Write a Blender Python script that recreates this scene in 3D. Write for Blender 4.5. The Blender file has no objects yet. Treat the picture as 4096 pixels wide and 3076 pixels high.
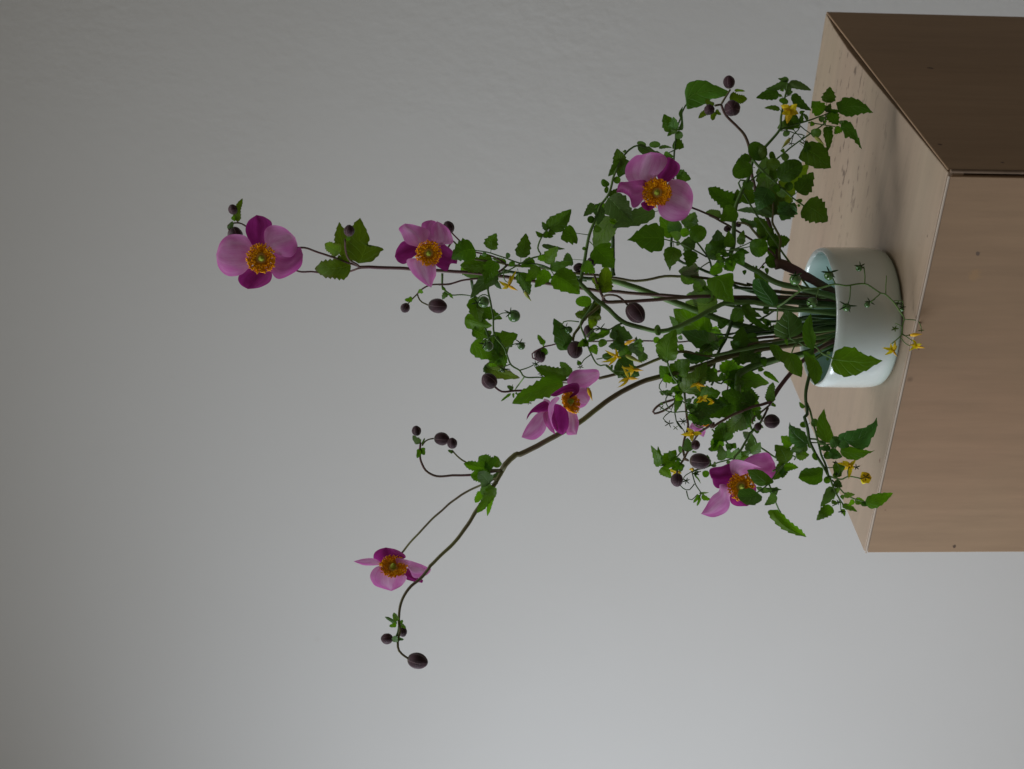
import bpy, bmesh, math, random, re
from mathutils import Vector, Matrix
from mathutils import noise as mn

C = bpy.context.scene.collection
scn = bpy.context.scene
random.seed(7)

# ------------------------------------------------------------------ camera
F = 5900.0
CX, CY = 2048.0, 1538.0
CAMZ = 1.122
D0 = 1.105                     # metres from the camera to the middle of the bowl
down = Vector((73400.0, -367.0, -F)).normalized()
Zc = -down
fwd = Vector((0, 0, -1)); Yc = (fwd - Zc * fwd.dot(Zc)).normalized(); Xc = Yc.cross(Zc)
R3 = Matrix((Xc, Yc, Zc))       # camera vector -> world vector
cam_d = bpy.data.cameras.new('camera'); cam = bpy.data.objects.new('camera', cam_d); C.objects.link(cam)
cam.matrix_world = Matrix.Translation((0, 0, CAMZ)) @ R3.to_4x4()
cam_d.sensor_fit = 'HORIZONTAL'; cam_d.sensor_width = 17.3; cam_d.lens = 17.3 * F / 4096
cam_d.clip_start = 0.02; cam_d.clip_end = 50
cam_d.dof.use_dof = True; cam_d.dof.focus_distance = 1.09; cam_d.dof.aperture_fstop = 4.5
scn.camera = cam

# ------------------------------------------------------------------ light
w = bpy.data.worlds.new('World'); scn.world = w; w.use_nodes = True
bg = w.node_tree.nodes['Background']; bg.inputs[0].default_value = (1, 0.90, 0.74, 1); bg.inputs[1].default_value = 0.12
def area(name, loc, target, sx, sy, power, col, spread=180):
    l = bpy.data.lights.new(name, 'AREA'); l.shape = 'RECTANGLE'; l.size = sx; l.size_y = sy
    l.energy = power; l.color = col; l.spread = math.radians(spread)
    o = bpy.data.objects.new(name, l); C.objects.link(o); o.location = loc
    o.rotation_euler = (Vector(target) - Vector(loc)).to_track_quat('-Z', 'Y').to_euler()
    return o
area('window_light', (-1.45, 1.20, 1.12), (-0.1, 1.5, 0.52), 0.8, 0.9, 9.0, (0.875, 0.945, 1.05), 105)
area('overhead_fill_light', (0.1, 1.1, 2.6), (0.1, 1.15, 0.8), 1.0, 0.7, 3.2, (0.93, 0.97, 1.0), 80)  # added overhead fill for the plinth top, spread narrowed to spare the upper wall
scn.view_settings.view_transform = 'Standard'; scn.view_settings.look = 'None'
scn.view_settings.exposure = 0.0; scn.view_settings.gamma = 1.0
scn.cycles.max_bounces = 10

# ------------------------------------------------------------------ helpers
CROP = {
 'A': (800, 700, 1100/2212), 'B': (1300, 1600, 900/2212), 'C': (1300, 2100, 700/1789),
 'D': (1800, 1050, 700/2212), 'E': (1800, 1300, 700/2212), 'F': (2300, 500, 700/2212),
 'G': (2600, 280, 900/2212), 'H': (1750, 780, 700/2212), 'I': (2300, 850, 700/2212),
 'J': (2700, 850, 700/2212), 'K': (2250, 1200, 700/2212), 'L': (2750, 1200, 700/2212),
 'M': (2550, 1600, 700/2212), 'N': (3050, 1600, 700/2212), 'O': (3100, 900, 700/2212),
 'Q': (2450, 280, 600/2212), 'R': (3000, 280, 600/2212), 'X': (3000, 0, 1096/2212),
 'Y': (3000, 1422, 1096/2212), 'Z': (3000, 700, 1096/2212), 'W': (0, 0, 4096/2212), 'U': (2400, 1000, 1100/2212)}

def P(x, y, d=0.0):
    """the place seen at photo point x, y that stands d centimetres nearer than the middle of the bowl"""
    r = R3 @ Vector((x - CX, -(y - CY), -F))
    return Vector((0, 0, CAMZ)) + r * ((D0 - d / 100.0) / r.y)

TOK = re.compile(r'([A-Z]?)(-?[\d.]+),(-?[\d.]+)(?:,(-?[\d.]+))?')
def pts(s, crop, d0=None):
    """'H10,20,3 40,50' -> [(photo x, photo y, depth or None)]"""
    out = []
    for m in TOK.finditer(s):
        if m.group(1): crop = m.group(1)
        ox, oy, k = CROP[crop]
        out.append([ox + float(m.group(2)) * k, oy + float(m.group(3)) * k, float(m.group(4)) if m.group(4) else None])
    if d0 is not None:
        for p in out:
            if p[2] is None: p[2] = d0
    else:
        known = [i for i, p in enumerate(out) if p[2] is not None]
        for i, p in enumerate(out):
            if p[2] is None:
                a = max([k for k in known if k < i], default=None); b = min([k for k in known if k > i], default=None)
                if a is None and b is None: p[2] = 0.0
                elif a is None: p[2] = out[b][2]
                elif b is None: p[2] = out[a][2]
                else: p[2] = out[a][2] + (out[b][2] - out[a][2]) * (i - a) / (b - a)
    return out

def catmull(ps, n):
    """n points evenly spaced on a smooth curve through ps"""
    ps = [Vector(p) for p in ps]
    if len(ps) == 2: return [ps[0].lerp(ps[1], i / (n - 1)) for i in range(n)]
    e = [ps[0] * 2 - ps[1]] + ps + [ps[-1] * 2 - ps[-2]]
    dense = []
    for i in range(1, len(e) - 2):
        p0, p1, p2, p3 = e[i-1], e[i], e[i+1], e[i+2]
        for k in range(10):
            t = k / 10
            dense.append(0.5 * ((2*p1) + (p2-p0)*t + (2*p0-5*p1+4*p2-p3)*t*t + (3*p1-p0-3*p2+p3)*t**3))
    dense.append(ps[-1])
    L = [0]
    for a, b in zip(dense, dense[1:]): L.append(L[-1] + (b - a).length)
    out, j = [], 0
    for i in range(n):
        s = L[-1] * i / (n - 1)
        while j < len(L) - 2 and L[j+1] < s: j += 1
        seg = L[j+1] - L[j]
        out.append(dense[j].lerp(dense[j+1], (s - L[j]) / seg if seg > 1e-12 else 0))
    return out

def mesh_obj(name, verts, faces, mat, parent=None, uvs=None, smooth=True):
    me = bpy.data.meshes.new(name); me.from_pydata([tuple(v) for v in verts], [], faces)
    me.materials.append(mat)
    if uvs:
        uv = me.uv_layers.new(name='UVMap')
        for lp in me.loops: uv.data[lp.index].uv = uvs[lp.vertex_index]
    if smooth: me.polygons.foreach_set('use_smooth', [True] * len(me.polygons))
    me.update()
    o = bpy.data.objects.new(name, me); C.objects.link(o)
    if parent: o.parent = parent
    return o

class MB:
    def __init__(s): s.v, s.f, s.uv = [], [], []
    def add(s, v, f, uv=None):
        k = len(s.v); s.v += v; s.f += [tuple(i + k for i in q) for q in f]; s.uv += uv or [(0, 0)] * len(v)
    def build(s, name, mat, parent=None, smooth=True): return mesh_obj(name, s.v, s.f, mat, parent, s.uv, smooth)

def tube(mb, path, rad, sides=8, cap=True):
    """path: world points, rad: list of radii"""
    v, f, uv = [], [], []
    up = Vector((0.31, 0.77, 0.55)).normalized(); n = len(path)
    for i, p in enumerate(path):
        t = (path[min(i+1, n-1)] - path[max(i-1, 0)]).normalized()
        a = (up - t * up.dot(t))
        a = a.normalized() if a.length > 1e-4 else t.orthogonal().normalized()
        up = a; b = t.cross(a)
        for k in range(sides):
            an = 2 * math.pi * k / sides
            v.append(p + (a * math.cos(an) + b * math.sin(an)) * rad[i]); uv.append((i / n, k / sides))
    for i in range(n - 1):
        for k in range(sides):
            f.append((i*sides+k, i*sides+(k+1) % sides, (i+1)*sides+(k+1) % sides, (i+1)*sides+k))
    if cap:
        f.append(tuple(reversed(range(sides)))); f.append(tuple(range((n-1)*sides, n*sides)))
    mb.add(v, f, uv)

# ------------------------------------------------------------------ materials
def nodes(name):
    m = bpy.data.materials.new(name); m.use_nodes = True; nt = m.node_tree
    return m, nt, nt.nodes['Principled BSDF'], nt.nodes['Material Output']
def N_(nt, typ, **kw):
    n = nt.nodes.new(typ)
    for k, v in kw.items():
        if k.startswith('i_'): n.inputs[int(k[2:])].default_value = v
        else: setattr(n, k, v)
    return n
def math_(nt, op, a, b=None, c=None, clamp=False):
    n = nt.nodes.new('ShaderNodeMath'); n.operation = op; n.use_clamp = clamp
    for i, x in enumerate((a, b, c)):
        if x is None: continue
        if isinstance(x, (int, float)): n.inputs[i].default_value = x
        else: nt.links.new(x, n.inputs[i])
    return n.outputs[0]
def mix_(nt, fac, a, b, mode='MIX'):
    n = nt.nodes.new('ShaderNodeMix'); n.data_type = 'RGBA'; n.blend_type = mode
    for s, x in ((n.inputs[0], fac), (n.inputs[6], a), (n.inputs[7], b)):
        if isinstance(x, (int, float)): s.default_value = x
        elif isinstance(x, tuple): s.default_value = x + (1,) if len(x) == 3 else x
        else: nt.links.new(x, s)
    return n.outputs[2]
def noise_(nt, scale, detail=3, rough=0.5, vec=None, map_scale=None):
    n = nt.nodes.new('ShaderNodeTexNoise'); n.inputs['Scale'].default_value = scale
    n.inputs['Detail'].default_value = detail; n.inputs['Roughness'].default_value = rough
    if vec is None:
        tc = nt.nodes.new('ShaderNodeTexCoord'); vec = tc.outputs['Object']
    if map_scale:
        mp = nt.nodes.new('ShaderNodeMapping'); mp.inputs['Scale'].default_value = map_scale
        nt.links.new(vec, mp.inputs[0]); vec = mp.outputs[0]
    nt.links.new(vec, n.inputs['Vector'])
    return n.outputs['Fac']
def ramp_(nt, x, lo, hi, a=0.0, b=1.0):
    n = nt.nodes.new('ShaderNodeMapRange'); n.inputs[1].default_value = lo; n.inputs[2].default_value = hi
    n.inputs[3].default_value = a; n.inputs[4].default_value = b; nt.links.new(x, n.inputs[0]); return n.outputs[0]
def bump_(nt, h, strength, dist, bsdf_list):
    b = nt.nodes.new('ShaderNodeBump'); b.inputs['Strength'].default_value = strength; b.inputs['Distance'].default_value = dist
    nt.links.new(h, b.inputs['Height'])
    for s in bsdf_list: nt.links.new(b.outputs[0], s.inputs['Normal'])

def wall_material():
    m, nt, bs, out = nodes('wall_paint')
    n1 = noise_(nt, 2.2, 4, 0.5); n2 = noise_(nt, 70, 4, 0.6, map_scale=(1, 1, 0.7)); n3 = noise_(nt, 9, 5, 0.6)
    c = mix_(nt, ramp_(nt, n1, 0.3, 0.7), (0.725, 0.715, 0.685), (0.75, 0.745, 0.72))
    spot = ramp_(nt, noise_(nt, 26, 2, 0.5), 0.74, 0.80, 0, 0.35)
    c = mix_(nt, spot, c, (0.66, 0.64, 0.60))
    nt.links.new(c, bs.inputs['Base Color']); bs.inputs['Roughness'].default_value = 0.75
    bs.inputs['Specular IOR Level'].default_value = 0.25
    h = math_(nt, 'ADD', math_(nt, 'MULTIPLY', n2, 0.5), math_(nt, 'MULTIPLY', n3, 0.35))
    tcw = nt.nodes.new('ShaderNodeTexCoord'); spw = nt.nodes.new('ShaderNodeSeparateXYZ'); nt.links.new(tcw.outputs['Object'], spw.inputs[0])
    rough_ = math_(nt, 'MULTIPLY', ramp_(nt, spw.outputs[0], 0.05, 0.50, 0.14, 1.0), ramp_(nt, noise_(nt, 3.1, 2, 0.5), 0.35, 0.65, 0.35, 1.1))
    bump_(nt, math_(nt, 'MULTIPLY', h, rough_), 0.60, 0.003, [bs]); return m

def wood_material(name, grain, c1, c2, c3, specks=0.0, coat=0.0, knots=()):
    """grain: mapping scale, small along the grain"""
    m, nt, bs, out = nodes(name)
    bs.inputs['Coat Weight'].default_value = coat; bs.inputs['Coat Roughness'].default_value = 0.42
    tc = nt.nodes.new('ShaderNodeTexCoord'); v = tc.outputs['Object']
    broad = noise_(nt, 9, 3, 0.5, v, grain); fine = noise_(nt, 95, 4, 0.65, v, grain); mid = noise_(nt, 30, 3, 0.6, v, grain)
    blot = noise_(nt, 7, 2, 0.5, v)
    c = mix_(nt, ramp_(nt, broad, 0.34, 0.66), c1, c2)
    c = mix_(nt, math_(nt, 'MULTIPLY', ramp_(nt, blot, 0.45, 0.75), 0.55), c, c3)
    c = mix_(nt, ramp_(nt, mid, 0.52, 0.74, 0, 0.26), c, tuple(x * 0.62 for x in c1))
    c = mix_(nt, ramp_(nt, fine, 0.30, 0.70, 0.30, 0.0), c, tuple(x * 0.5 for x in c1))
    if specks:
        s = noise_(nt, 210, 2, 0.5, v, tuple(0.38 if g < 0.5 else g for g in grain))
        vd = nt.nodes.new('ShaderNodeVectorMath'); vd.operation = 'DISTANCE'; nt.links.new(v, vd.inputs[0]); vd.inputs[1].default_value = (0.24, 0.06, 0.75)
        mask = ramp_(nt, vd.outputs['Value'], 0.05, 0.13, 1.0, 0.12)
        k = math_(nt, 'MULTIPLY', ramp_(nt, s, 0.63, 0.69, 0, specks), mask)
        c = mix_(nt, k, c, (0.10, 0.06, 0.035))
    vo = nt.nodes.new('ShaderNodeTexVoronoi'); vo.inputs['Scale'].default_value = 8.5; nt.links.new(v, vo.inputs['Vector'])
    kn = ramp_(nt, vo.outputs['Distance'], 0.018, 0.036, 0.8, 0.0)
    c = mix_(nt, kn, c, (0.06, 0.035, 0.022))
    wob = noise_(nt, 300, 2, 0.6, v)
    for kx, ky, kz, kr, kc in knots:
        vd = nt.nodes.new('ShaderNodeVectorMath'); vd.operation = 'DISTANCE'; nt.links.new(v, vd.inputs[0]); vd.inputs[1].default_value = (kx, ky, kz)
        dd = math_(nt, 'ADD', vd.outputs['Value'], math_(nt, 'MULTIPLY', math_(nt, 'SUBTRACT', wob, 0.5), kr * 1.6))
        c = mix_(nt, ramp_(nt, dd, kr * 0.5, kr, 0.85, 0.0), c, kc)
    nt.links.new(c, bs.inputs['Base Color']); bs.inputs['Roughness'].default_value = 0.62
    bs.inputs['Specular IOR Level'].default_value = 0.3
    bump_(nt, math_(nt, 'ADD', fine, math_(nt, 'MULTIPLY', mid, 0.6)), 0.25, 0.0006, [bs]); return m

def plain(name, col, rough=0.6, spec=0.4, var=0.0, scale=60, coat=0.0, bump=0.0, col2=None):
    m, nt, bs, out = nodes(name)
    c2 = col2 or tuple(x * (1 - var) for x in col)
    c = mix_(nt, ramp_(nt, noise_(nt, scale, 3, 0.55), 0.35, 0.65), col, c2)
    nt.links.new(c, bs.inputs['Base Color']); bs.inputs['Roughness'].default_value = rough
    bs.inputs['Specular IOR Level'].default_value = spec; bs.inputs['Coat Weight'].default_value = coat
    bs.inputs['Coat Roughness'].default_value = 0.08
    if bump: bump_(nt, noise_(nt, scale * 4, 3, 0.6), bump, 0.0006, [bs])
    return m

def leaf_material(name, top, under, glow, rough=0.5, edge=None, trans=0.35):
    """UV: x along the blade, y = 0.5 on the midrib, 0 and 1 on the margins"""
    m, nt, bs, out = nodes(name)
    uv = nt.nodes.new('ShaderNodeUVMap'); sp = nt.nodes.new('ShaderNodeSeparateXYZ'); nt.links.new(uv.outputs[0], sp.inputs[0])
    t = sp.outputs[0]; av = math_(nt, 'ABSOLUTE', math_(nt, 'SUBTRACT', math_(nt, 'MULTIPLY', sp.outputs[1], 2.0), 1.0))
    mid = ramp_(nt, av, 0.02, 0.07, 1.0, 0.0)
    fr = math_(nt, 'FRACT', math_(nt, 'SUBTRACT', math_(nt, 'MULTIPLY', t, 6.0), math_(nt, 'MULTIPLY', av, 1.5)))
    sec = ramp_(nt, math_(nt, 'ABSOLUTE', math_(nt, 'SUBTRACT', fr, 0.5)), 0.03, 0.10, 0.55, 0.0)
    vein = math_(nt, 'MAXIMUM', mid, sec)
    tc = nt.nodes.new('ShaderNodeTexCoord'); ob = tc.outputs['Object']
    oi = nt.nodes.new('ShaderNodeObjectInfo'); rnd = oi.outputs['Random']
    n1 = noise_(nt, 75, 3, 0.6, ob); net = noise_(nt, 420, 3, 0.6, ob)
    a = mix_(nt, ramp_(nt, n1, 0.3, 0.7), top, tuple(x * 0.62 for x in top))
    hsv = nt.nodes.new('ShaderNodeHueSaturation')
    nt.links.new(ramp_(nt, rnd, 0, 1, 0.470, 0.515), hsv.inputs['Hue']); nt.links.new(ramp_(nt, math_(nt, 'FRACT', math_(nt, 'MULTIPLY', rnd, 7.3)), 0, 1, 0.80, 1.55), hsv.inputs['Value'])
    nt.links.new(a, hsv.inputs['Color']); a = hsv.outputs[0]
    a = mix_(nt, math_(nt, 'MULTIPLY', vein, 0.42), a, tuple(min(1, x * 2.0 + 0.02) for x in top))
    if edge:
        e = math_(nt, 'MULTIPLY', ramp_(nt, av, 0.72, 1.0), ramp_(nt, n1, 0.35, 0.6))
        e2 = math_(nt, 'MAXIMUM', e, ramp_(nt, t, 0.86, 1.0))
        a = mix_(nt, e2, a, edge)
    a = mix_(nt, ramp_(nt, noise_(nt, 210, 2, 0.5, ob), 0.70, 0.76, 0, 0.35), a, (0.16, 0.15, 0.03))
    b = mix_(nt, math_(nt, 'MULTIPLY', vein, 0.6), under, tuple(min(1, x * 1.55) for x in under))
    geo = nt.nodes.new('ShaderNodeNewGeometry')
    col = mix_(nt, geo.outputs['Backfacing'], a, b)
    nt.links.new(col, bs.inputs['Base Color'])
    bs.inputs['Roughness'].default_value = rough; bs.inputs['Specular IOR Level'].default_value = 0.28
    tr = nt.nodes.new('ShaderNodeBsdfTranslucent')
    g = mix_(nt, math_(nt, 'MULTIPLY', vein, 0.5), glow, tuple(x * 1.5 for x in glow)); nt.links.new(g, tr.inputs[0])
    mx = nt.nodes.new('ShaderNodeMixShader'); mx.inputs[0].default_value = trans
    nt.links.new(bs.outputs[0], mx.inputs[1]); nt.links.new(tr.outputs[0], mx.inputs[2]); nt.links.new(mx.outputs[0], out.inputs[0])
    h = math_(nt, 'SUBTRACT', math_(nt, 'MULTIPLY', net, 0.35), vein)
    bump_(nt, h, 0.75, 0.0008, [bs]); return m

def petal_material(name, c_in, c_edge, c_vein, trans=0.4):
    m, nt, bs, out = nodes(name)
    uv = nt.nodes.new('ShaderNodeUVMap'); sp = nt.nodes.new('ShaderNodeSeparateXYZ'); nt.links.new(uv.outputs[0], sp.inputs[0])
    t = sp.outputs[0]
    str_ = noise_(nt, 1.0, 3, 0.6, uv.outputs[0], (2.2, 34, 1)); blot = noise_(nt, 55, 3, 0.5)
    av = math_(nt, 'ABSOLUTE', math_(nt, 'SUBTRACT', math_(nt, 'MULTIPLY', sp.outputs[1], 2.0), 1.0))
    oi = nt.nodes.new('ShaderNodeObjectInfo'); off = nt.nodes.new('ShaderNodeVectorMath'); off.operation = 'ADD'
    nt.links.new(uv.outputs[0], off.inputs[0]); nt.links.new(oi.outputs['Random'], off.inputs[1])
    wash = noise_(nt, 1.0, 3, 0.55, off.outputs[0], (1.6, 3.2, 1))
    k = math_(nt, 'ADD', math_(nt, 'MULTIPLY', av, 0.55), math_(nt, 'MULTIPLY', t, 0.45))
    k = math_(nt, 'ADD', k, math_(nt, 'MULTIPLY', math_(nt, 'SUBTRACT', wash, 0.5), 1.9))
    c = mix_(nt, ramp_(nt, k, 0.15, 0.85), c_in, c_edge)
    c = mix_(nt, ramp_(nt, str_, 0.42, 0.70, 0, 0.38), c, c_vein)
    c = mix_(nt, ramp_(nt, blot, 0.48, 0.72, 0, 0.55), c, c_vein)
    geo = nt.nodes.new('ShaderNodeNewGeometry')
    c = mix_(nt, geo.outputs['Backfacing'], c, mix_(nt, 0.45, c, (0.72, 0.55, 0.70)))
    nt.links.new(c, bs.inputs['Base Color']); bs.inputs['Roughness'].default_value = 0.5
    bs.inputs['Specular IOR Level'].default_value = 0.3
    bs.inputs['Sheen Weight'].default_value = 0.25
    tr = nt.nodes.new('ShaderNodeBsdfTranslucent'); nt.links.new(c, tr.inputs[0])
    mx = nt.nodes.new('ShaderNodeMixShader'); mx.inputs[0].default_value = trans
    nt.links.new(bs.outputs[0], mx.inputs[1]); nt.links.new(tr.outputs[0], mx.inputs[2]); nt.links.new(mx.outputs[0], out.inputs[0])
    bump_(nt, str_, 0.35, 0.0008, [bs]); return m

LM = {
 '0': leaf_material('leaf_dark_green', (0.062, 0.150, 0.009), (0.12, 0.20, 0.065), (0.12, 0.30, 0.004), 0.50, trans=0.30),
 '1': leaf_material('leaf_bright_green', (0.075, 0.180, 0.008), (0.14, 0.24, 0.07), (0.17, 0.42, 0.005), 0.5, trans=0.40),
 '2': leaf_material('leaf_pale_green', (0.105, 0.19, 0.060), (0.13, 0.22, 0.09), (0.12, 0.26, 0.03), 0.65, trans=0.30),
 '3': leaf_material('leaf_olive_brown_edged', (0.075, 0.140, 0.007), (0.14, 0.21, 0.05), (0.20, 0.34, 0.005), 0.6, edge=(0.055, 0.022, 0.012), trans=0.40),
 '4': leaf_material('leaf_blue_green_sheen', (0.062, 0.165, 0.030), (0.13, 0.23, 0.09), (0.08, 0.24, 0.012), 0.36, trans=0.2)}  # last one: blue-green sheen tinted into the leaf colour, surface glossier too
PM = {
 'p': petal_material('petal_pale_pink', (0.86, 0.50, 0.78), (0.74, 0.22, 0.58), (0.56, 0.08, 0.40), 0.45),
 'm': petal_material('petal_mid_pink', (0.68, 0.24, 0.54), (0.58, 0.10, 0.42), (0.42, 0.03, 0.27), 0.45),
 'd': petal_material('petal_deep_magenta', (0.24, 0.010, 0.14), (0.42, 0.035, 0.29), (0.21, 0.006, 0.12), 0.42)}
M_STEM = {
 'green': plain('stem_green', (0.125, 0.225, 0.050), 0.55, 0.35, col2=(0.075, 0.145, 0.034), scale=45, bump=0.2),
 'deep': plain('stem_deep_green', (0.062, 0.125, 0.028), 0.55, 0.35, var=0.45, scale=40, bump=0.2),
 'purple': plain('stem_purple', (0.125, 0.050, 0.060), 0.6, 0.35, col2=(0.105, 0.072, 0.040), scale=30, bump=0.2),
 'olive': plain('stem_olive', (0.14, 0.145, 0.040), 0.6, 0.35, col2=(0.105, 0.078, 0.042), scale=28, bump=0.2)}
M_YEL = leaf_material('petal_yellow', (0.95, 0.74, 0.015), (0.90, 0.72, 0.04), (0.95, 0.75, 0.01), 0.5, trans=0.3)
M_CONE = plain('anther_cone_yellow', (0.90, 0.50, 0.008), 0.5, 0.3, var=0.3, scale=200)
M_CONEG = plain('flower_bud_yellow_green', (0.50, 0.50, 0.10), 0.5, 0.3, col2=(0.25, 0.33, 0.06), scale=150)
M_ANTH = plain('stamen_orange', (1.0, 0.50, 0.010), 0.8, 0.1, col2=(0.98, 0.37, 0.006), scale=220)
M_PIST = plain('pistil_green', (0.40, 0.50, 0.04), 0.6, 0.3, var=0.35, scale=500, bump=0.5)
M_DISC = plain('disc_cream', (0.95, 0.60, 0.16), 0.7, 0.2, var=0.3, scale=300)
M_TOM = plain('tomato_green', (0.060, 0.150, 0.035), 0.22, 0.55, col2=(0.10, 0.21, 0.055), scale=70, coat=0.35)
M_CAL = leaf_material('calyx_green', (0.035, 0.080, 0.014), (0.09, 0.15, 0.05), (0.05, 0.12, 0.01), 0.6, trans=0.15)
M_CALP = leaf_material('calyx_pale_green', (0.11, 0.19, 0.035), (0.13, 0.21, 0.05), (0.11, 0.22, 0.01), 0.6, trans=0.25)

def bud_material():
    m, nt, bs, out = nodes('bud_purple_brown')
    uv = nt.nodes.new('ShaderNodeUVMap'); sp = nt.nodes.new('ShaderNodeSeparateXYZ'); nt.links.new(uv.outputs[0], sp.inputs[0])
    u, v = sp.outputs[0], sp.outputs[1]
    seam = math_(nt, 'ABSOLUTE', math_(nt, 'SUBTRACT', math_(nt, 'FRACT', math_(nt, 'MULTIPLY', v, 5.0)), 0.5))
    seam = ramp_(nt, seam, 0.012, 0.045, 0.8, 0.0)
    fuzz = noise_(nt, 1.0, 3, 0.7, uv.outputs[0], (6, 150, 1))
    c = mix_(nt, ramp_(nt, noise_(nt, 90, 3, 0.5), 0.3, 0.7), (0.070, 0.022, 0.034), (0.028, 0.011, 0.015))
    c = mix_(nt, ramp_(nt, fuzz, 0.55, 0.8, 0, 0.3), c, (0.15, 0.09, 0.10))
    c = mix_(nt, ramp_(nt, u, 0.0, 0.30, 0.8, 0.0), c, (0.12, 0.12, 0.04))
    c = mix_(nt, seam, c, (0.22, 0.14, 0.15))
    nt.links.new(c, bs.inputs['Base Color']); bs.inputs['Roughness'].default_value = 0.6
    bs.inputs['Sheen Weight'].default_value = 0.2; bs.inputs['Sheen Roughness'].default_value = 0.4
    bs.inputs['Specular IOR Level'].default_value = 0.3
    bump_(nt, fuzz, 0.5, 0.0005, [bs]); return m
M_BUD = bud_material()

# ------------------------------------------------------------------ plant parts
cur = None
class Thing:
    def __init__(s, name, label, cat, group, mat='green', base=None):
        global cur
        o = bpy.data.objects.new(name, None); C.objects.link(o); o.empty_display_size = 0.02
        o['label'] = label; o['category'] = cat
        if group: o['group'] = group
        s.o = o; s.mb = {}; s.samples = []; s.mat = mat; s.base = base
        cur = s
    def finish(s):
        for (nm, mt), mb in s.mb.items(): mb.build(nm, M_STEM[mt], s.o)

def near_depth(x, y, default, maxd=70):
    best, bd = default, maxd
    for sx, sy, sd in cur.samples:
        r = math.hypot(sx - x, sy - y)
        if r < bd: bd, best = r, sd
    return best

def S(crop, path, w0, w1=None, mat=None, attach=True, name='stem'):
    """a stem: path in photo points, w0 / w1 widths in photo points at both ends"""
    w1 = w0 if w1 is None else w1; mat = mat or cur.mat
    p = pts(path, crop)
    if attach and cur.samples:
        p[0][2] = near_depth(p[0][0], p[0][1], p[0][2])
        if len(p) > 2 and '' == '': pass
    n = max(6, min(60, int(sum(math.hypot(a[0]-b[0], a[1]-b[1]) for a, b in zip(p, p[1:])) / 12)))
    q = catmull([Vector(a) for a in p], n)
    for i in range(1, n - 1):
        q[i][0] += mn.noise(Vector((q[i][0] * .02, q[i][1] * .02, 3))) * 2.2; q[i][1] += mn.noise(Vector((q[i][0] * .02, q[i][1] * .02, 9))) * 2.2
    cur.samples += [(a[0], a[1], a[2]) for a in q]
    rad = []
    for i, a in enumerate(q):
        t = i / (n - 1); r = (w0 + (w1 - w0) * t) / 2 * (D0 - a[2] / 100) / F
        r *= 1 + 0.06 * mn.noise(Vector((a[0] * .03, a[1] * .03, 0)))
        rad.append(r)
    mb = cur.mb.setdefault((name, mat), MB())
    tube(mb, [P(*a) for a in q], rad, 10 if w0 > 6 else 6)

def surface(name, Lp, Rp, Ls, Rs, dep, mat, parent, face=1):
    """blade between a left and a right edge; Lp/Rp toothed edge points, Ls/Rs smooth ones; dep(t, v, half width) -> cm"""
    n = len(Lp); vs = [-1, -0.82, -0.5, -0.22, 0, 0.22, 0.5, 0.82, 1]; m = len(vs)
    verts, uvs = [], []
    for i in range(n):
        t = i / (n - 1); mid = (Ls[i] + Rs[i]) / 2; hw = (Ls[i] - Rs[i]).length / 2
        for v in vs:
            if v == -1: q = Lp[i]
            elif v == 1: q = Rp[i]
            elif v < 0: q = mid.lerp(Ls[i], -v)
            else: q = mid.lerp(Rs[i], v)
            verts.append(P(q[0], q[1], dep(t, v, hw))); uvs.append((t, v * 0.5 + 0.5))
    faces = [(i*m+k, i*m+k+1, (i+1)*m+k+1, (i+1)*m+k) for i in range(n - 1) for k in range(m - 1)]
    a, b, c = verts[(n//2)*m+3], verts[(n//2)*m+5], verts[(n//2+1)*m+4]
    nrm = (b - a).cross(c - a); toward = Vector((0, 0, CAMZ)) - a
    if (nrm.dot(toward) > 0) != (face > 0): faces = [tuple(reversed(f)) for f in faces]
    return mesh_obj(name, verts, faces, mat, parent, uvs)

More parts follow.
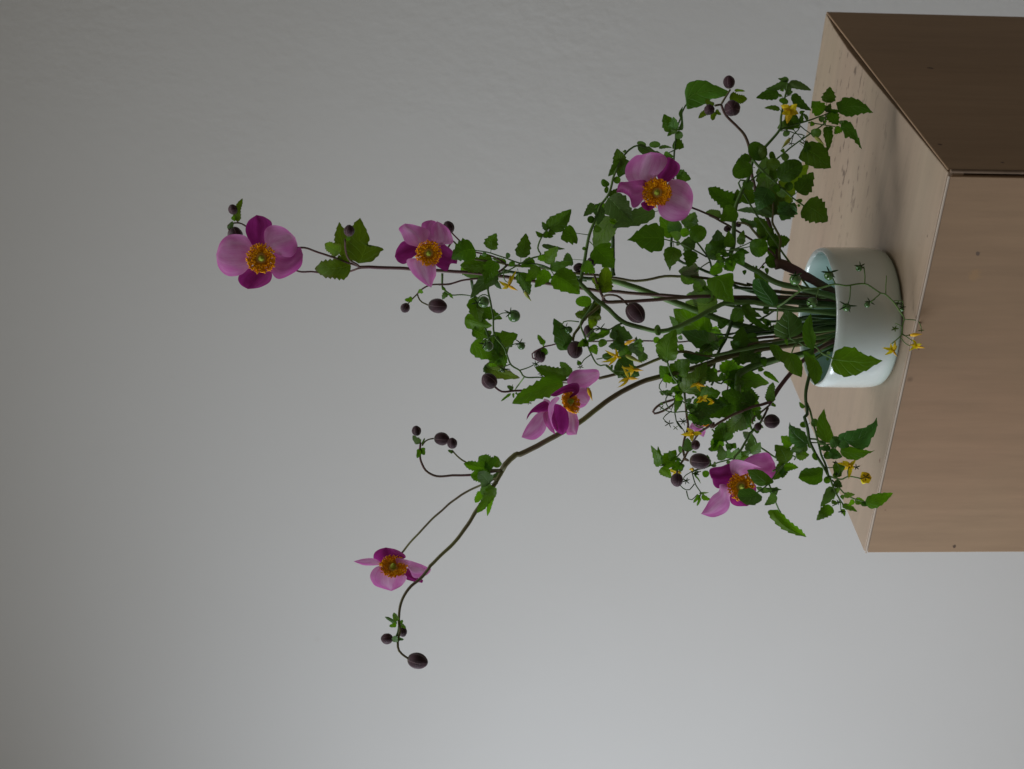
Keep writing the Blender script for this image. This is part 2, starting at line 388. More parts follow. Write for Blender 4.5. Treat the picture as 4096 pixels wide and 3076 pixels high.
PXCM = F / (D0 * 100)   # photo points per centimetre
def profile(kind, t):
    if kind == 't':   # tomato leaflet: ovate, long point
        return (math.sin(math.pi * min(1, t ** 0.62)) ** 0.70) * (1.14 - 0.26 * t) if t < 1 else 0
    if kind == 'o': return math.sqrt(max(0, 1 - (2 * (t ** 0.9) - 1) ** 2))
    if kind == 's':   # anemone leaf lobe
        return 1.06 * math.sin(math.pi * t ** 0.68) ** 0.72
    if kind == 'y': return math.sin(math.pi * t ** 0.6) ** 0.9   # pointed petal
    return math.sin(math.pi * t)
def blade(kindshade, crop, path, wd, d=None, dt=None, name=None, mat=None, parent=None, **kw):
    """a leaf: path = [stalk points..] base, tip; wd = full width in crop units"""
    kind, shade = kindshade[0], kindshade[1]
    p = pts(path, crop); k = CROP[crop][2]; wd = wd * k
    d = 2.0 if d is None else d
    seed = (p[-1][0] * 7.13 + p[-1][1] * 3.7) % 97; rng = random.Random(int(seed * 1000))
    start_d = near_depth(p[0][0], p[0][1], d - 0.3)
    if len(p) > 2:
        ds = [start_d + (d - start_d) * i / (len(p) - 2) for i in range(len(p) - 1)]
        st = [Vector((a[0], a[1], dd)) for a, dd in zip(p[:-1], ds)]
        q = catmull(st, 8); mb = cur.mb.setdefault(('stem', cur.mat), MB())
        ww = max(2.2, min(6, wd * 0.045)) * kw.get('pw', 1)
        tube(mb, [P(*a) for a in q], [ww / 2 * (1.15 - .3 * i / 7) * (D0 - d/100) / F for i in range(8)], 6)
        bd = d
    else: bd = start_d if kw.get('snap', 1) else d
    td = d + rng.uniform(-0.5, 0.9) if dt is None else dt
    b, tip = Vector(p[-2][:2]), Vector(p[-1][:2]); ax = tip - b; Ln = ax.length; ax.normalize(); lat = Vector((-ax.y, ax.x))
    bend = rng.uniform(-0.10, 0.10) * Ln; n = 22 if Ln > 35 else 12
    ph = rng.uniform(0, 6); asym = rng.uniform(-0.12, 0.12)
    freq, amp = {'t': (4.5, 0.085), 'o': (6, 0.025), 's': (8.0, 0.115), 'y': (1, 0)}[kind]
    if kind == 't': freq, amp = rng.uniform(3.2, 5.5), rng.uniform(0.07, 0.16)
    if kind == 's': n = 34
    Lp, Rp, Ls, Rs = [], [], [], []
    for i in range(n):
        t = i / (n - 1); c = b + ax * Ln * t + lat * bend * math.sin(math.pi * t)
        hw = profile(kind, t) * wd / 2
        if kind == 't' and t < 0.12: c = c - ax * 0.02 * wd
        for side, TP, SP in ((-1, Lp, Ls), (1, Rp, Rs)):
            h = hw * (1 + side * asym)
            x = (t * freq + (0.25 if side > 0 else 0) + ph) % 1.0
            tooth = (1 - x) ** 1.3 if kind != 'o' else 0.5 + 0.5 * math.cos(2 * math.pi * x)
            lob = 0.0
            if kind == 's': lob = 0.16 * (math.sin(t * 2.6 * math.pi + 0.6) - 0.3)
            env = min(1, t * 6) * min(1, (1 - t) * 5)
            TP.append(c + lat * side * h * (1 + amp * (tooth - 0.3) * env * 2 + lob * env) + ax * (amp * wd * 0.35 * (0.5 - x) * env if kind in 'ts' else 0))
            SP.append(c + lat * side * h * (0.86 + lob * env * 0.8))
    fold = kw.get('fold', rng.uniform(-0.35, 0.45)); tilt = kw.get('tilt', rng.uniform(-0.45, 0.45)); curl = kw.get('curl', rng.uniform(-0.10, 0.22))
    wr = rng.uniform(0.03, 0.08) if kind != 'y' else 0.01; fq = 6.0
    def dep(t, v, hw):
        hwc = hw / PXCM; L = Ln / PXCM
        z = bd + (td - bd) * t + curl * L * math.sin(math.pi * t)
        z += tilt * v * hwc * min(1, t * 4) - fold * abs(v) * hwc
        z += wr * 2 * hwc * abs(math.sin(math.pi * (t * fq - abs(v) * 1.5))) * (1 - abs(v) * .3)
        z += 0.12 * hwc * math.sin(t * 11 + ph + (2 if v > 0 else 0)) * abs(v) ** 3
        return z
    return surface(name or 'leaf', Lp, Rp, Ls, Rs, dep, mat or LM[shade], parent or cur.o, -1 if kw.get('under') else 1)

def outline(crop, base, L, tip, R, d0, d1, mat, name='leaf', parent=None, cup=0.2, teeth=0.0, freq=6, under=0, wav=0.15, roll=0.0):
    """a blade whose two margins are given point by point"""
    b = pts(base, crop, 0)[0]; tp = pts(tip, crop, 0)[0]
    n = 30
    def edge(s):
        q = [Vector((a[0], a[1], 0)) for a in [b] + pts(s, crop, 0) + [tp]]
        return [Vector((a[0], a[1])) for a in catmull(q, n)]
    Ls, Rs = edge(L), edge(R); seed = (tp[0] * 1.7 + tp[1]) % 6.28
    Lp, Rp = [], []
    for i in range(n):
        t = i / (n - 1); env = min(1, t * 6) * min(1, (1 - t) * 5); out = (Ls[i] - Rs[i]); w_ = out.length
        o_ = out.normalized() if w_ > 1e-6 else Vector((0, 0))
        x = (t * freq + .3) % 1; y = (t * freq + .8) % 1
        jig = mn.noise(Vector((t * 5, seed, 1))) * 0.02 * w_ * env
        Lp.append(Ls[i] + o_ * (teeth * (1 - x) * env * 30 * CROP[crop][2] + jig)); Rp.append(Rs[i] - o_ * (teeth * (1 - y) * env * 30 * CROP[crop][2] + jig))
    Ln = math.hypot(b[0] - tp[0], b[1] - tp[1]) / PXCM
    def dep(t, v, hw):
        hwc = hw / PXCM
        z = d0 + (d1 - d0) * t + cup * hwc * (v * v) * min(1, t * 3) + roll * Ln * math.sin(math.pi * t)
        z += wav * hwc * math.sin(t * 7 + seed + 1.7 * v) * (abs(v) ** 1.5) * t
        z += wav * 0.35 * hwc * math.sin(v * 6 + seed) * t
        return z
    return surface(name, Lp, Rp, Ls, Rs, dep, mat, parent or cur.o, -1 if under else 1)

def bud(crop, pos, r, d=2.0, rx=None, ax=(1, 0.3), name='bud', mat=None, tipd=0.3):
    """r: radius across, rx: radius along the axis ax (image direction), both in crop units"""
    p = pts(pos, crop, d)[0]; k = CROP[crop][2]; r *= k; rx = (rx * k) if rx else r * 1.04
    c = P(p[0], p[1], p[2]); m = (D0 - p[2] / 100) / F
    a = (P(p[0] + ax[0] * 50, p[1] + ax[1] * 50, p[2] + tipd) - c).normalized()
    s1 = a.orthogonal().normalized(); s2 = a.cross(s1); v, f, uv = [], [], []; NU, NV = 14, 20
    for i in range(NU + 1):
        t = i / NU; th = math.pi * t
        prof = math.sin(th) ** (0.92) * (1 - 0.05 * math.cos(th)); z = -math.cos(th)
        if z > .8: z += (z - .8) * .6
        for j in range(NV + 1):
            an = 2 * math.pi * j / NV; g = abs(((j / NV * 5) % 1) - 0.5)
            rr = prof * (1 - 0.06 * max(0, 1 - g / 0.09)) * (1 + 0.02 * math.sin(an * 3))
            v.append(c + a * z * rx * m + (s1 * math.cos(an) + s2 * math.sin(an)) * rr * r * m); uv.append((t, j / NV))
    for i in range(NU):
        for j in range(NV): f.append((i*(NV+1)+j, i*(NV+1)+j+1, (i+1)*(NV+1)+j+1, (i+1)*(NV+1)+j))
    return mesh_obj(name, v, f, mat or M_BUD, cur.o, uv)

def calyx_blades(crop, center, tips, wd, d, mat, parent, name='sepal'):
    for s in tips.split():
        p0 = pts(center, crop, d)[0]; p1 = pts(s, crop)[0]
        blade('y0', crop, center + ' ' + s, wd, d, d + random.uniform(-.2, .5), name=name, mat=mat, parent=parent, snap=0, fold=.5)

def star(crop, center, r, d, n=5, wd=18, pale=0, rot=0.0, name='calyx', parent=None, sq=0.75, sqa=0.0):
    """small green calyx of n sepals joined in one mesh"""
    c = pts(center, crop, d)[0]; k = CROP[crop][2]; mb = MB(); w_ = wd * k * 0.42
    for i in range(n):
        an = rot + 2 * math.pi * i / n + random.uniform(-.15, .15)
        dx, dy = math.cos(an), math.sin(an) * sq
        dx, dy = dx * math.cos(sqa) - dy * math.sin(sqa), dx * math.sin(sqa) + dy * math.cos(sqa)
        L = r * k * random.uniform(0.85, 1.15); la = Vector((-dy, dx)); v, uv = [], []; cz = random.uniform(-.1, .5)
        for j in range(7):
            t = j / 6; hw = math.sin(math.pi * (0.15 + .85 * t)) ** 0.8 * w_ if t < 1 else 0
            for s_ in (-1, 0, 1):
                v.append(P(c[0] + dx * L * t + la.x * hw * s_, c[1] + dy * L * t + la.y * hw * s_, c[2] + cz * t * t * L / PXCM + (0.25 * hw / PXCM if s_ == 0 else 0)))
                uv.append((t, s_ * .5 + .5))
        f = [(j*3+q, j*3+q+1, j*3+q+4, j*3+q+3) for j in range(6) for q in range(2)]
        mb.add(v, f, uv)
    return mb.build(name, M_CALP if pale else M_CAL, parent or cur.o)

def ball(pos, rad, mat, name, parent, seg=16, dent=0.0, squash=(1, 1, 1)):
    bm = bmesh.new(); bmesh.ops.create_uvsphere(bm, u_segments=seg, v_segments=seg // 2 + 2, radius=rad)
    v = [Vector((q.co.x * squash[0], q.co.y * squash[1], q.co.z * squash[2])) + pos for q in bm.verts]; f = [tuple(x.index for x in q.verts) for q in bm.faces]; bm.free()
    return mesh_obj(name, v, f, mat, parent, [(0, 0)] * len(v))

def tomato(crop, pos, r, cal, d=2.0, cr=None, stalk=None, rot=0.0, wd=20):
    p = pts(pos, crop, d)[0]; k = CROP[crop][2]
    o = ball(P(*p), r * k * (D0 - p[2] / 100) / F, M_TOM, 'tomato', cur.o, 24)
    star(crop, cal, cr or r * 1.1, p[2] + r * k / PXCM * .75, 5, wd, 0, rot, parent=o)
    if stalk: S(crop, stalk, 5, 4.4)

def yflower(crop, center, tips, d=3.0, cone=None, wd=42, stalk=None, green=0):
    """small yellow flower: anther cone with its petals as children"""
    wd = wd if wd >= 100 else wd * 0.78
    c = pts(center, crop, d)[0]; mb = MB(); k = CROP[crop][2]
    if cone:
        e = pts(cone, crop, d + .5)[0]; q = catmull([Vector(c), Vector(e)], 7)
        Lc = math.hypot(e[0] - c[0], e[1] - c[1]); ww = min(Lc * 0.16, 30 * k)
        tube(mb, [P(*a) for a in q], [ww * x * (D0 - d/100) / F for x in (.45, .9, 1, .85, .55, .28, .1)], 10)
    else:
        q = [Vector((c[0], c[1], c[2] + x)) for x in (-.1, 0, .2, .45, .6)]
        tube(mb, [P(*a) for a in q], [8 * x * k * 2.0 * (D0 - d/100) / F for x in (.6, 1, .95, .6, .2)], 10)
    o = mb.build('yellow_flower', M_CONEG if green else M_CONE, cur.o)
    for s in tips.split():
        blade('y0', crop, center + ' ' + s, wd, d, d + random.uniform(-.5, .6), name='petal', mat=M_YEL, parent=o, snap=0, fold=.3, curl=random.uniform(.05, .25))
    star(crop, center, 30, d - .15, 5, 12, 1, parent=o)
    if stalk: S(crop, stalk, 4.5, 4)
    return o

def flower(crop, center, rr, petals, d=4.0, n=(0, 0), pist=(0, 0), rings=3, count=150, squash=1.0):
    """pink anemone: centre disc is the part, petals / stamens / pistil are its children"""
    k = CROP[crop][2]; c = pts(center, crop, d)[0]; c0 = P(*c); m = k * (D0 - c[2] / 100) / F
    ex = (P(c[0] + 10, c[1], c[2]) - c0).normalized(); ey = (P(c[0], c[1] + 10, c[2]) - c0).normalized()
    nz = (Vector((0, 0, CAMZ)) - c0).normalized()
    nn = (ex * n[0] + ey * n[1] + nz * math.sqrt(max(0.05, 1 - n[0]**2 - n[1]**2))).normalized()
    a = (ex - nn * ex.dot(nn)).normalized(); b = nn.cross(a)
    R_ = rr * m; c1 = c0 + nn * 0.0012
    mb = MB(); v, f = [], []
    for i in range(5):
        rad = R_ * 0.72 * i / 4
        for j in range(20):
            an = j / 20 * 2 * math.pi; v.append(c1 + (a * math.cos(an) + b * math.sin(an)) * rad + nn * (R_ * .26 * (1 - (i / 4) ** 2)))
    f = [(i*20+j, i*20+(j+1) % 20, (i+1)*20+(j+1) % 20, (i+1)*20+j) for i in range(4) for j in range(20)]
    mb.add(v, f); fo = mb.build('flower', M_DISC, cur.o)
    # pistil
    mb = MB(); v, f = [], []
    for i in range(7):
        th = i / 6 * math.pi / 2
        for j in range(16):
            an = j / 16 * 2 * math.pi; rad = R_ * .23 * math.cos(th)
            v.append(c1 + nn * (R_ * .18 + R_ * .48 * math.sin(th)) + (a * math.cos(an) + b * math.sin(an)) * rad)
    f = [(i*16+j, i*16+(j+1) % 16, (i+1)*16+(j+1) % 16, (i+1)*16+j) for i in range(6) for j in range(16)]
    mb.add(v, f); mb.build('pistil', M_PIST, fo)
    # stamens
    mb = MB(); rng = random.Random(int(c[0]))
    for i in range(int(count * 3.0)):
        an = rng.uniform(0, 2 * math.pi); q = rng.random() ** 0.8
        r0 = R_ * (0.30 + .12 * q); r1 = R_ * (0.46 + 0.56 * q) * rng.uniform(.92, 1.08); h = R_ * rng.uniform(0.24, 0.42) * (0.85 + q * .15)
        an2 = an + rng.uniform(-.12, .12); dr = a * math.cos(an) + b * math.sin(an); dr2 = a * math.cos(an2) + b * math.sin(an2)
        p0 = c1 + dr * r0 + nn * R_ * .1; p2 = c1 + dr2 * r1 + nn * h; p1 = (p0 + p2) / 2 + nn * R_ * .12
        tube(mb, [p0, p1, p2], [R_ * .012] * 3, 3, False)
        s = R_ * rng.uniform(.040, .066); t_ = (dr2 * rng.uniform(-.5, 1) + nn * rng.uniform(.2, 1) + (b * math.cos(an2) - a * math.sin(an2)) * rng.uniform(-.8, .8)).normalized()
        tube(mb, [p2 - t_ * s * 1.3, p2 - t_ * s * .5, p2 + t_ * s * .6, p2 + t_ * s * 1.5], [s * .4, s, s * .9, s * .3], 5)
    so = mb.build('stamens', M_ANTH, fo); so['kind'] = 'stuff'
    for pt in petals:
        base, L, tip, R, sh, d0, d1 = pt[:7]; kw = pt[7] if len(pt) > 7 else {}
        outline(crop, base, L, tip, R, d + d0 - .22, d + d1 - .1, PM[sh], 'petal', fo, **{'cup': .30, 'wav': .24, 'roll': -.05, **kw})
    return fo

def leaves(crop, text, d=2.0):
    """lines: kindshade | path | width | optional depth | optional u for the underside"""
    for ln in text.strip().splitlines():
        q = [x.strip() for x in ln.split('|')]
        if len(q) < 3: continue
        dd = float(q[3]) if len(q) > 3 and q[3] else d
        blade(q[0], crop, q[1], float(q[2]), dd, under=(len(q) > 4 and 'u' in q[4]))

exec_order = []

# ------------------------------------------------------------------ setting
def box_verts(x0, x1, y0, y1, z0, z1): return [(x, y, z) for z in (z0, z1) for x, y in ((x0, y0), (x1, y0), (x1, y1), (x0, y1))]
BOXF = [(0, 3, 2, 1), (4, 5, 6, 7), (0, 1, 5, 4), (1, 2, 6, 5), (2, 3, 7, 6), (3, 0, 4, 7)]
def panel(name, verts, mat, parent, M=None, bevel=0.0, mats=None):
    o = mesh_obj(name, [(M @ Vector(v)) if M else Vector(v) for v in verts], BOXF, mat, parent, smooth=False)
    if bevel:
        b = o.modifiers.new('bevel', 'BEVEL'); b.width = bevel; b.segments = 2; b.limit_method = 'ANGLE'
    return o
wm = wall_material()
wall = mesh_obj('wall', box_verts(-3.2, 2.6, 1.92, 2.05, 0, 3.0), BOXF, wm, smooth=False); wall['kind'] = 'structure'
flo = mesh_obj('floor', box_verts(-3.2, 2.6, -1.6, 1.92, -0.1, 0), BOXF, plain('floor_grey', (0.34, 0.32, 0.30), 0.6, 0.3, var=0.2, scale=6), smooth=False); flo['kind'] = 'structure'

PL = bpy.data.objects.new('plinth', None); C.objects.link(PL)
PL.location = (0.1456, 0.9665, 0); PL.rotation_euler = (0, 0, math.radians(57.95))
PL['label'] = 'square pale plywood plinth under the bowl of flowers'; PL['category'] = 'plinth'
LX, LY, HT = 0.338, 0.328, 0.75
wt = wood_material('plywood_top', (1, 0.10, 1), (0.43, 0.325, 0.225), (0.40, 0.28, 0.195), (0.33, 0.255, 0.15), 0.8, 0.6, knots=((.012, .055, .75, .0014, (.10, .06, .03)), (.010, .245, .75, .0022, (.16, .06, .03)), (.03, .300, .75, .0018, (.14, .10, .06))))
wf = wood_material('plywood_front', (1, 1, 0.10), (0.43, 0.284, 0.172), (0.375, 0.243, 0.145), (0.46, 0.272, 0.168), knots=((0, .3209, .6786, .0018, (.06, .035, .025)), (0, .0622, .7162, .0020, (.14, .10, .08)), (0, .0790, .7146, .0055, (.40, .25, .13)), (0, .140, .743, .0009, (.20, .09, .07)), (0, .285, .741, .0011, (.20, .12, .06)), (0, .270, .742, .0008, (.17, .10, .05))))
wr_ = wood_material('plywood_side', (1, 1, 0.10), (0.43, 0.285, 0.175), (0.36, 0.235, 0.142), (0.44, 0.28, 0.165), knots=((.0151, 0, .7075, .0018, (.05, .03, .02)), (.045, 0, .742, .0020, (.09, .05, .03)), (.20, 0, .700, .003, (.12, .08, .05))))
we = plain('plywood_edge', (0.56, 0.47, 0.38), 0.7, 0.2, col2=(0.47, 0.38, 0.30), scale=20)
wd_ = plain('plywood_core_dark', (0.035, 0.024, 0.018), 0.9, 0.1, var=0.3)
# top panel: slightly bevelled slab; side panels hang under it with a narrow open joint
rim = [(.0018, .0017), (.05, .0026), (.12, .0038), (.20, .0060), (.26, .0068), (.31, .0046), (LX - .001, .0016), (LX - .001, LY - .001), (.0018, LY - .001)]
nr = len(rim)
tp = mesh_obj('top_panel', [(x, y, z) for z in (HT - .012, HT) for x, y in rim], [tuple(reversed(range(nr))), tuple(range(nr, 2 * nr))] + [(i, (i + 1) % nr, nr + (i + 1) % nr, nr + i) for i in range(nr)], wt, PL, smooth=False)
bv = tp.modifiers.new('bevel', 'BEVEL'); bv.width = 0.0006; bv.segments = 2; bv.limit_method = 'ANGLE'
core = panel('inner_frame', box_verts(0.0135, LX - .0135, 0.0135, LY - .006, 0.01, HT - 0.0125), wd_, PL)
# right hand panel (faces -y in plinth axes): its top edge runs out of true, so the joint opens towards the far corner
xs0, xs1 = 0.0030, LX - .001
v = [(xs0, 0, 0.002), (xs1, 0, 0.002), (xs1, .012, 0.002), (xs0, .012, 0.002), (xs0, 0, HT - .0004), (xs1, 0, HT - .0004), (xs1, .0014, HT - .0002), (xs0, .0012, HT - .0002)]
panel('side_panel', v, wr_, PL, bevel=0.0012)
# front panel (faces -x)
v = [(0, .0042, 0.002), (.012, .0042, 0.002), (.012, LY - .001, 0.002), (0, LY - .001, 0.002), (0, .0042, HT - .0022), (.012, .0042, HT - .0132), (.012, LY - .001, HT - .0132), (0, LY - .001, HT - .0022)]
panel('front_panel', v, wf, PL, bevel=0.0006)
panel('edge_strip', box_verts(-0.0004, .0006, .0040, LY - .0004, HT - .0019, HT - .0004), we, PL, bevel=0.0004)
panel('edge_strip', box_verts(0.0002, .0029, -0.0003, .0022, 0.002, HT - .0016), plain('plywood_edge_dull', (0.22, 0.15, 0.10), 0.7, 0.2, var=.3), PL, bevel=0.0008)
panel('back_panel', box_verts(LX - .0125, LX, .0125, LY, 0.002, HT - .0135), wf, PL, bevel=0.0008)
panel('back_panel', box_verts(.0125, LX - .013, LY - .0125, LY, 0.002, HT - .0135), wf, PL, bevel=0.0008)

# bowl
BX, BY, BZ = 0.0525, 1.105, 0.75
def lathe(name, prof, mat, parent, seg=96):
    v, f = [], []
    for r, z in prof:
        for j in range(seg):
            a = 2 * math.pi * j / seg; v.append((BX + r * math.cos(a), BY + r * math.sin(a), BZ + z))
    for i in range(len(prof) - 1):
        for j in range(seg): f.append((i*seg+j, i*seg+(j+1) % seg, (i+1)*seg+(j+1) % seg, (i+1)*seg+j))
    f.append(tuple(reversed(range(seg)))); f.append(tuple(range((len(prof)-1)*seg, len(prof)*seg)))
    return mesh_obj(name, v, f, mat, parent)
m, nt, bs, out = nodes('celadon_glaze')
tc = nt.nodes.new('ShaderNodeTexCoord'); sp = nt.nodes.new('ShaderNodeSeparateXYZ'); nt.links.new(tc.outputs['Object'], sp.inputs[0])
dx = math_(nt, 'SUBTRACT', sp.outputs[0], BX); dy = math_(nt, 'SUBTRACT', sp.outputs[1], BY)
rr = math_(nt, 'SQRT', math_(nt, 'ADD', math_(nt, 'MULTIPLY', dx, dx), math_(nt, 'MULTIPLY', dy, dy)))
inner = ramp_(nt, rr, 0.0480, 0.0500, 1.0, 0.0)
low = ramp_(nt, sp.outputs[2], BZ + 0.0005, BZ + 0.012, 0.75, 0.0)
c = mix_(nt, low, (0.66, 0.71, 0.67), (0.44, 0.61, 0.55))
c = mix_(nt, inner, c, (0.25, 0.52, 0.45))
c = mix_(nt, ramp_(nt, noise_(nt, 40, 3, 0.5), .4, .7, 0, .15), c, (0.5, 0.56, 0.53))
sk = ramp_(nt, noise_(nt, 260, 1, 0.5), 0.80, 0.83, 0, 0.6); c = mix_(nt, sk, c, (0.15, 0.12, 0.09))
nt.links.new(c, bs.inputs['Base Color']); bs.inputs['Roughness'].default_value = 0.16
bs.inputs['Specular IOR Level'].default_value = 0.5; bs.inputs['Coat Weight'].default_value = 0.5; bs.inputs['Coat Roughness'].default_value = 0.05
bump_(nt, noise_(nt, 60, 2, .5), 0.08, 0.001, [bs])
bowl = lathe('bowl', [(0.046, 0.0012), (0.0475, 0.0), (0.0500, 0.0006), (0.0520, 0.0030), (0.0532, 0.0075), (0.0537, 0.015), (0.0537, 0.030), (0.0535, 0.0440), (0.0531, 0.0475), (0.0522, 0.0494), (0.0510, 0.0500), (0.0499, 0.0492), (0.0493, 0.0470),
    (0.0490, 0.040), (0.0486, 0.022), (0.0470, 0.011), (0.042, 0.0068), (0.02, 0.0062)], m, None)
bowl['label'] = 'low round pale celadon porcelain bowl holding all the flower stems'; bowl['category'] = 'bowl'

# ------------------------------------------------------------------ plants
AN, TO = 'anemone', 'tomato plant'
GA, GT = 'pink anemone stems in the bowl', 'leafy green tomato shoots in the bowl'

# --- tallest anemone
T = Thing('anemone_stem', 'tallest anemone stem, ending in the large open pink flower farthest above the bowl', AN, GA, 'purple')
S('L', 'L2120,150,0 J2080,1110,0 1700,1090,0 1300,1080,0 1000,1075,0 500,1075,-.5 I1500,1075,-1 I1150,1048,-1 I700,1018,-1 I300,978,-1 H2050,1215 H1800,1175 H1450,1128 H1000,1055 H600,1000 H300,972 H0,955,-1 A1700,757 A1420,742 A1290,742,-1', 14, 13.5)
S('A', '1290,742,-1 1150,690 1000,640 820,585,-.5 640,610,0', 9.5, 8)
S('A', '1290,748 1200,775 1050,788 900,778 765,765,-2 570,640,-3 450,480,-3 370,412,-2.5 310,385,-2.2 240,392 222,415 240,455', 8.5, 6)
S('A', '1280,735,-1 1200,680 1170,600 1165,515,.5', 9, 7)
S('A', '310,385,-2.2 270,335', 5)
leaves('A', '''
s3 | 1130,620 1003,552 | 110 | -2.6
s3 | 1215,735 922,755 | 185 | -2.2
s3 | 300,375 342,188 | 62 | -2
s0 | 290,350 250,345 | 45 | -1.8
s2 | 235,440 262,372 | 45 | -1.6
s1 | 1180,505 1210,520 | 40 | .7
''')
outline('A', '1275,712', '1200,650 1205,500 1240,400', '1288,343', '1385,690 1440,625 1466,592 1400,568 1348,570 1352,490 1325,420', -1.6, -1.2, LM['3'], teeth=.55, freq=9, cup=.1)
outline('A', '1230,690', '1150,655 1088,580 1095,460', '1120,376', '1240,640 1200,520 1150,430', -2.4, -2, LM['3'], teeth=.5, freq=8, cup=.1)
bud('A', '1200,450,.8', 43, ax=(0, -1)); bud('A', '283,478,-2.4', 60, ax=(.4, 1)); bud('A', '266,279,-1.8', 38, ax=(-.4, -1))
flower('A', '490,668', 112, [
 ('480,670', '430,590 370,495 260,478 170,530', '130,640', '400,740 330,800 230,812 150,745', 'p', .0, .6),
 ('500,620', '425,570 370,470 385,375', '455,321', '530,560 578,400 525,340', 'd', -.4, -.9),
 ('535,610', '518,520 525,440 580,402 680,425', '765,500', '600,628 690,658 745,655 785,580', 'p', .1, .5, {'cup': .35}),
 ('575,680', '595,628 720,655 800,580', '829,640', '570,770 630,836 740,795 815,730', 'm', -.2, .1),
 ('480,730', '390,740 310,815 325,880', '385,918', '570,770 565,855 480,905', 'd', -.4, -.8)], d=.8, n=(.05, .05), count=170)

# --- second anemone with starry flower
T.finish()
T = Thing('anemone_stem', 'anemone stem with the second highest pink flower and two nodding buds beside it', AN, GA, 'olive')
S('J', 'L2130,60,-1 J2050,1090,-.5 1700,1040,-.5 1230,985,-.5 900,900,-.5 I2212,932,-.5 I2000,885,-.5 1560,818 1300,808 1100,810 900,855 750,868 550,835 300,795,-.7 0,772 H1700,968 H1400,930 H1100,900 H880,885,-.7', 12, 11)
S('H', '880,885 770,975 600,1045 450,1062 300,1080 150,1125 0,1132 A2020,880 A1870,882 A1780,920 A1745,960,0', 9, 6.5, 'purple')
S('A', '1745,960,0 1700,1005 1668,1040', 6, 5); S('A', '1748,955,0 1775,1015 1835,1047', 6, 6)
S('H', '880,885,-.7 780,855 600,830 420,792 260,650 190,590 A1940,660,-.2 A1850,640,.2', 9, 7)
S('H', '870,880,-.7 740,790 620,750 420,700 260,560 150,450,-1', 7, 6, 'purple')
leaves('A', '''
s1 | 1710,995 1645,1005 | 42 | .5
s1 | 1755,930 1795,948 | 36 | .5
''')
leaves('H', '''
s1 | 700,830 285,890 | 230 | -1.5
s1 | 760,900 330,1010 | 180 | -2
s1 | 640,990 590,1090 | 120 | -2.2
s1 | 870,870 690,800 | 70 | -1.5
''')
bud('A', '1652,1067,.2', 38, ax=(-.3, .6)); bud('A', '1908,1052,.5', 60, 2, 73, ax=(1, .1)); bud('A', '2000,424,-1', 48, ax=(-.3, -1))
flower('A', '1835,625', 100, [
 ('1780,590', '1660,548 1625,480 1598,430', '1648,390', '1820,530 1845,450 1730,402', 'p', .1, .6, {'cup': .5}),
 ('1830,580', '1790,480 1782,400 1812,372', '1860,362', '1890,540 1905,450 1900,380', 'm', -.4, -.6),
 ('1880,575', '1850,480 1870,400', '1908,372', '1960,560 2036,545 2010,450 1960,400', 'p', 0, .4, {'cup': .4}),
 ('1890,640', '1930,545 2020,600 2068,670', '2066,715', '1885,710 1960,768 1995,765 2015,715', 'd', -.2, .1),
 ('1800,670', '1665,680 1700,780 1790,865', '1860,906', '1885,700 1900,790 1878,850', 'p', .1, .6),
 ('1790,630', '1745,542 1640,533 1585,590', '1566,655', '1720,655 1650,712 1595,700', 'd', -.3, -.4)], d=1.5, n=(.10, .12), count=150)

# --- third anemone: large hanging bud
T.finish()
T = Thing('anemone_stem', 'purple anemone stem with the large pointed bud hanging from a hooked stalk mid way', AN, GA, 'purple')
S('L', 'L2100,90,1 J2080,1130,1 1500,1090,1 1000,1072,1.4 I2212,1068,1.4 1750,1062,1.4 1500,1066 1200,1088 800,1118 420,1135,1.2 370,1120', 15, 15)
S('I', '375,1110,1.3 340,1040 290,930 240,790,1.8 H1910,950', 12, 8, 'purple'); S('I', '360,1130,1.3 240,1240 100,1360 D1700,700 D1620,840 D1565,920 D1555,990,1.8', 14, 11, 'olive')
S('I', '350,1110,1.3 345,1085 380,1050 460,1038,2.5 540,1060 620,1120 660,1165,3', 9, 8.5)
S('I', '240,790 180,740 60,720', 7, 6)
leaves('I', '''
s3 | 350,1020 395,668 | 200 | .2
s3 | 330,960 215,830 | 120 | .0
s3 | 330,1190 110,1220 | 190 | .3
s3 | 320,1220 60,1300 | 150 | .2
s3 | 290,1260 170,1400 | 150 | .1
s3 | 170,1420 285,1385 | 110 | .3
s3 | 160,1330 0,1280 | 130 | .4
''')
bud('I', '762,1262,3.2', 118, 2, 140, ax=(.62, .78)); bud('I', '52,700,-1', 66, ax=(-1, 0)); bud('I', '210,630,-1.5', 58, ax=(-.5, -1))
bud('D', '1582,1097,2', 100, 2, 108, ax=(0, 1)); bud('D', '1757,868,.5', 68, 2, 84, ax=(.2, 1))

# --- thick tomato shoot (behind): fruit truss
T.finish()
T = Thing('tomato_branch', 'thick green tomato shoot ending in the high truss of round green tomatoes', TO, GT, 'green')
S('L', 'L2080,520,-1 L1600,470,-1 L1100,400,-1 J1300,1500,-1 J850,1440,-1.2 J400,1290,-1.4 I1500,1225,-1.6 1100,1075,-1.8 800,960,-2 560,885 430,850,-2.3', 30, 25)
S('I', '560,880,-2.2 430,850,-2.3 250,840 0,820 H1900,1070,-2.5 1600,1050 1300,1030 1000,985 800,950,-2.6', 17, 12, 'deep')
S('H', '900,975,-2.6 700,1020,-1 640,1180,.5 D490,400,1 545,680 560,910 690,1090 760,1280 880,1360 940,1445,1.5 1080,1450 1270,1462', 9, 6)
S('D', '940,1445 890,1520 825,1605', 6, 5)
S('I', '490,800,-2.2 478,700 478,300 460,0 F455,1150,-2.6 F440,1020,-3', 17, 14, 'deep')
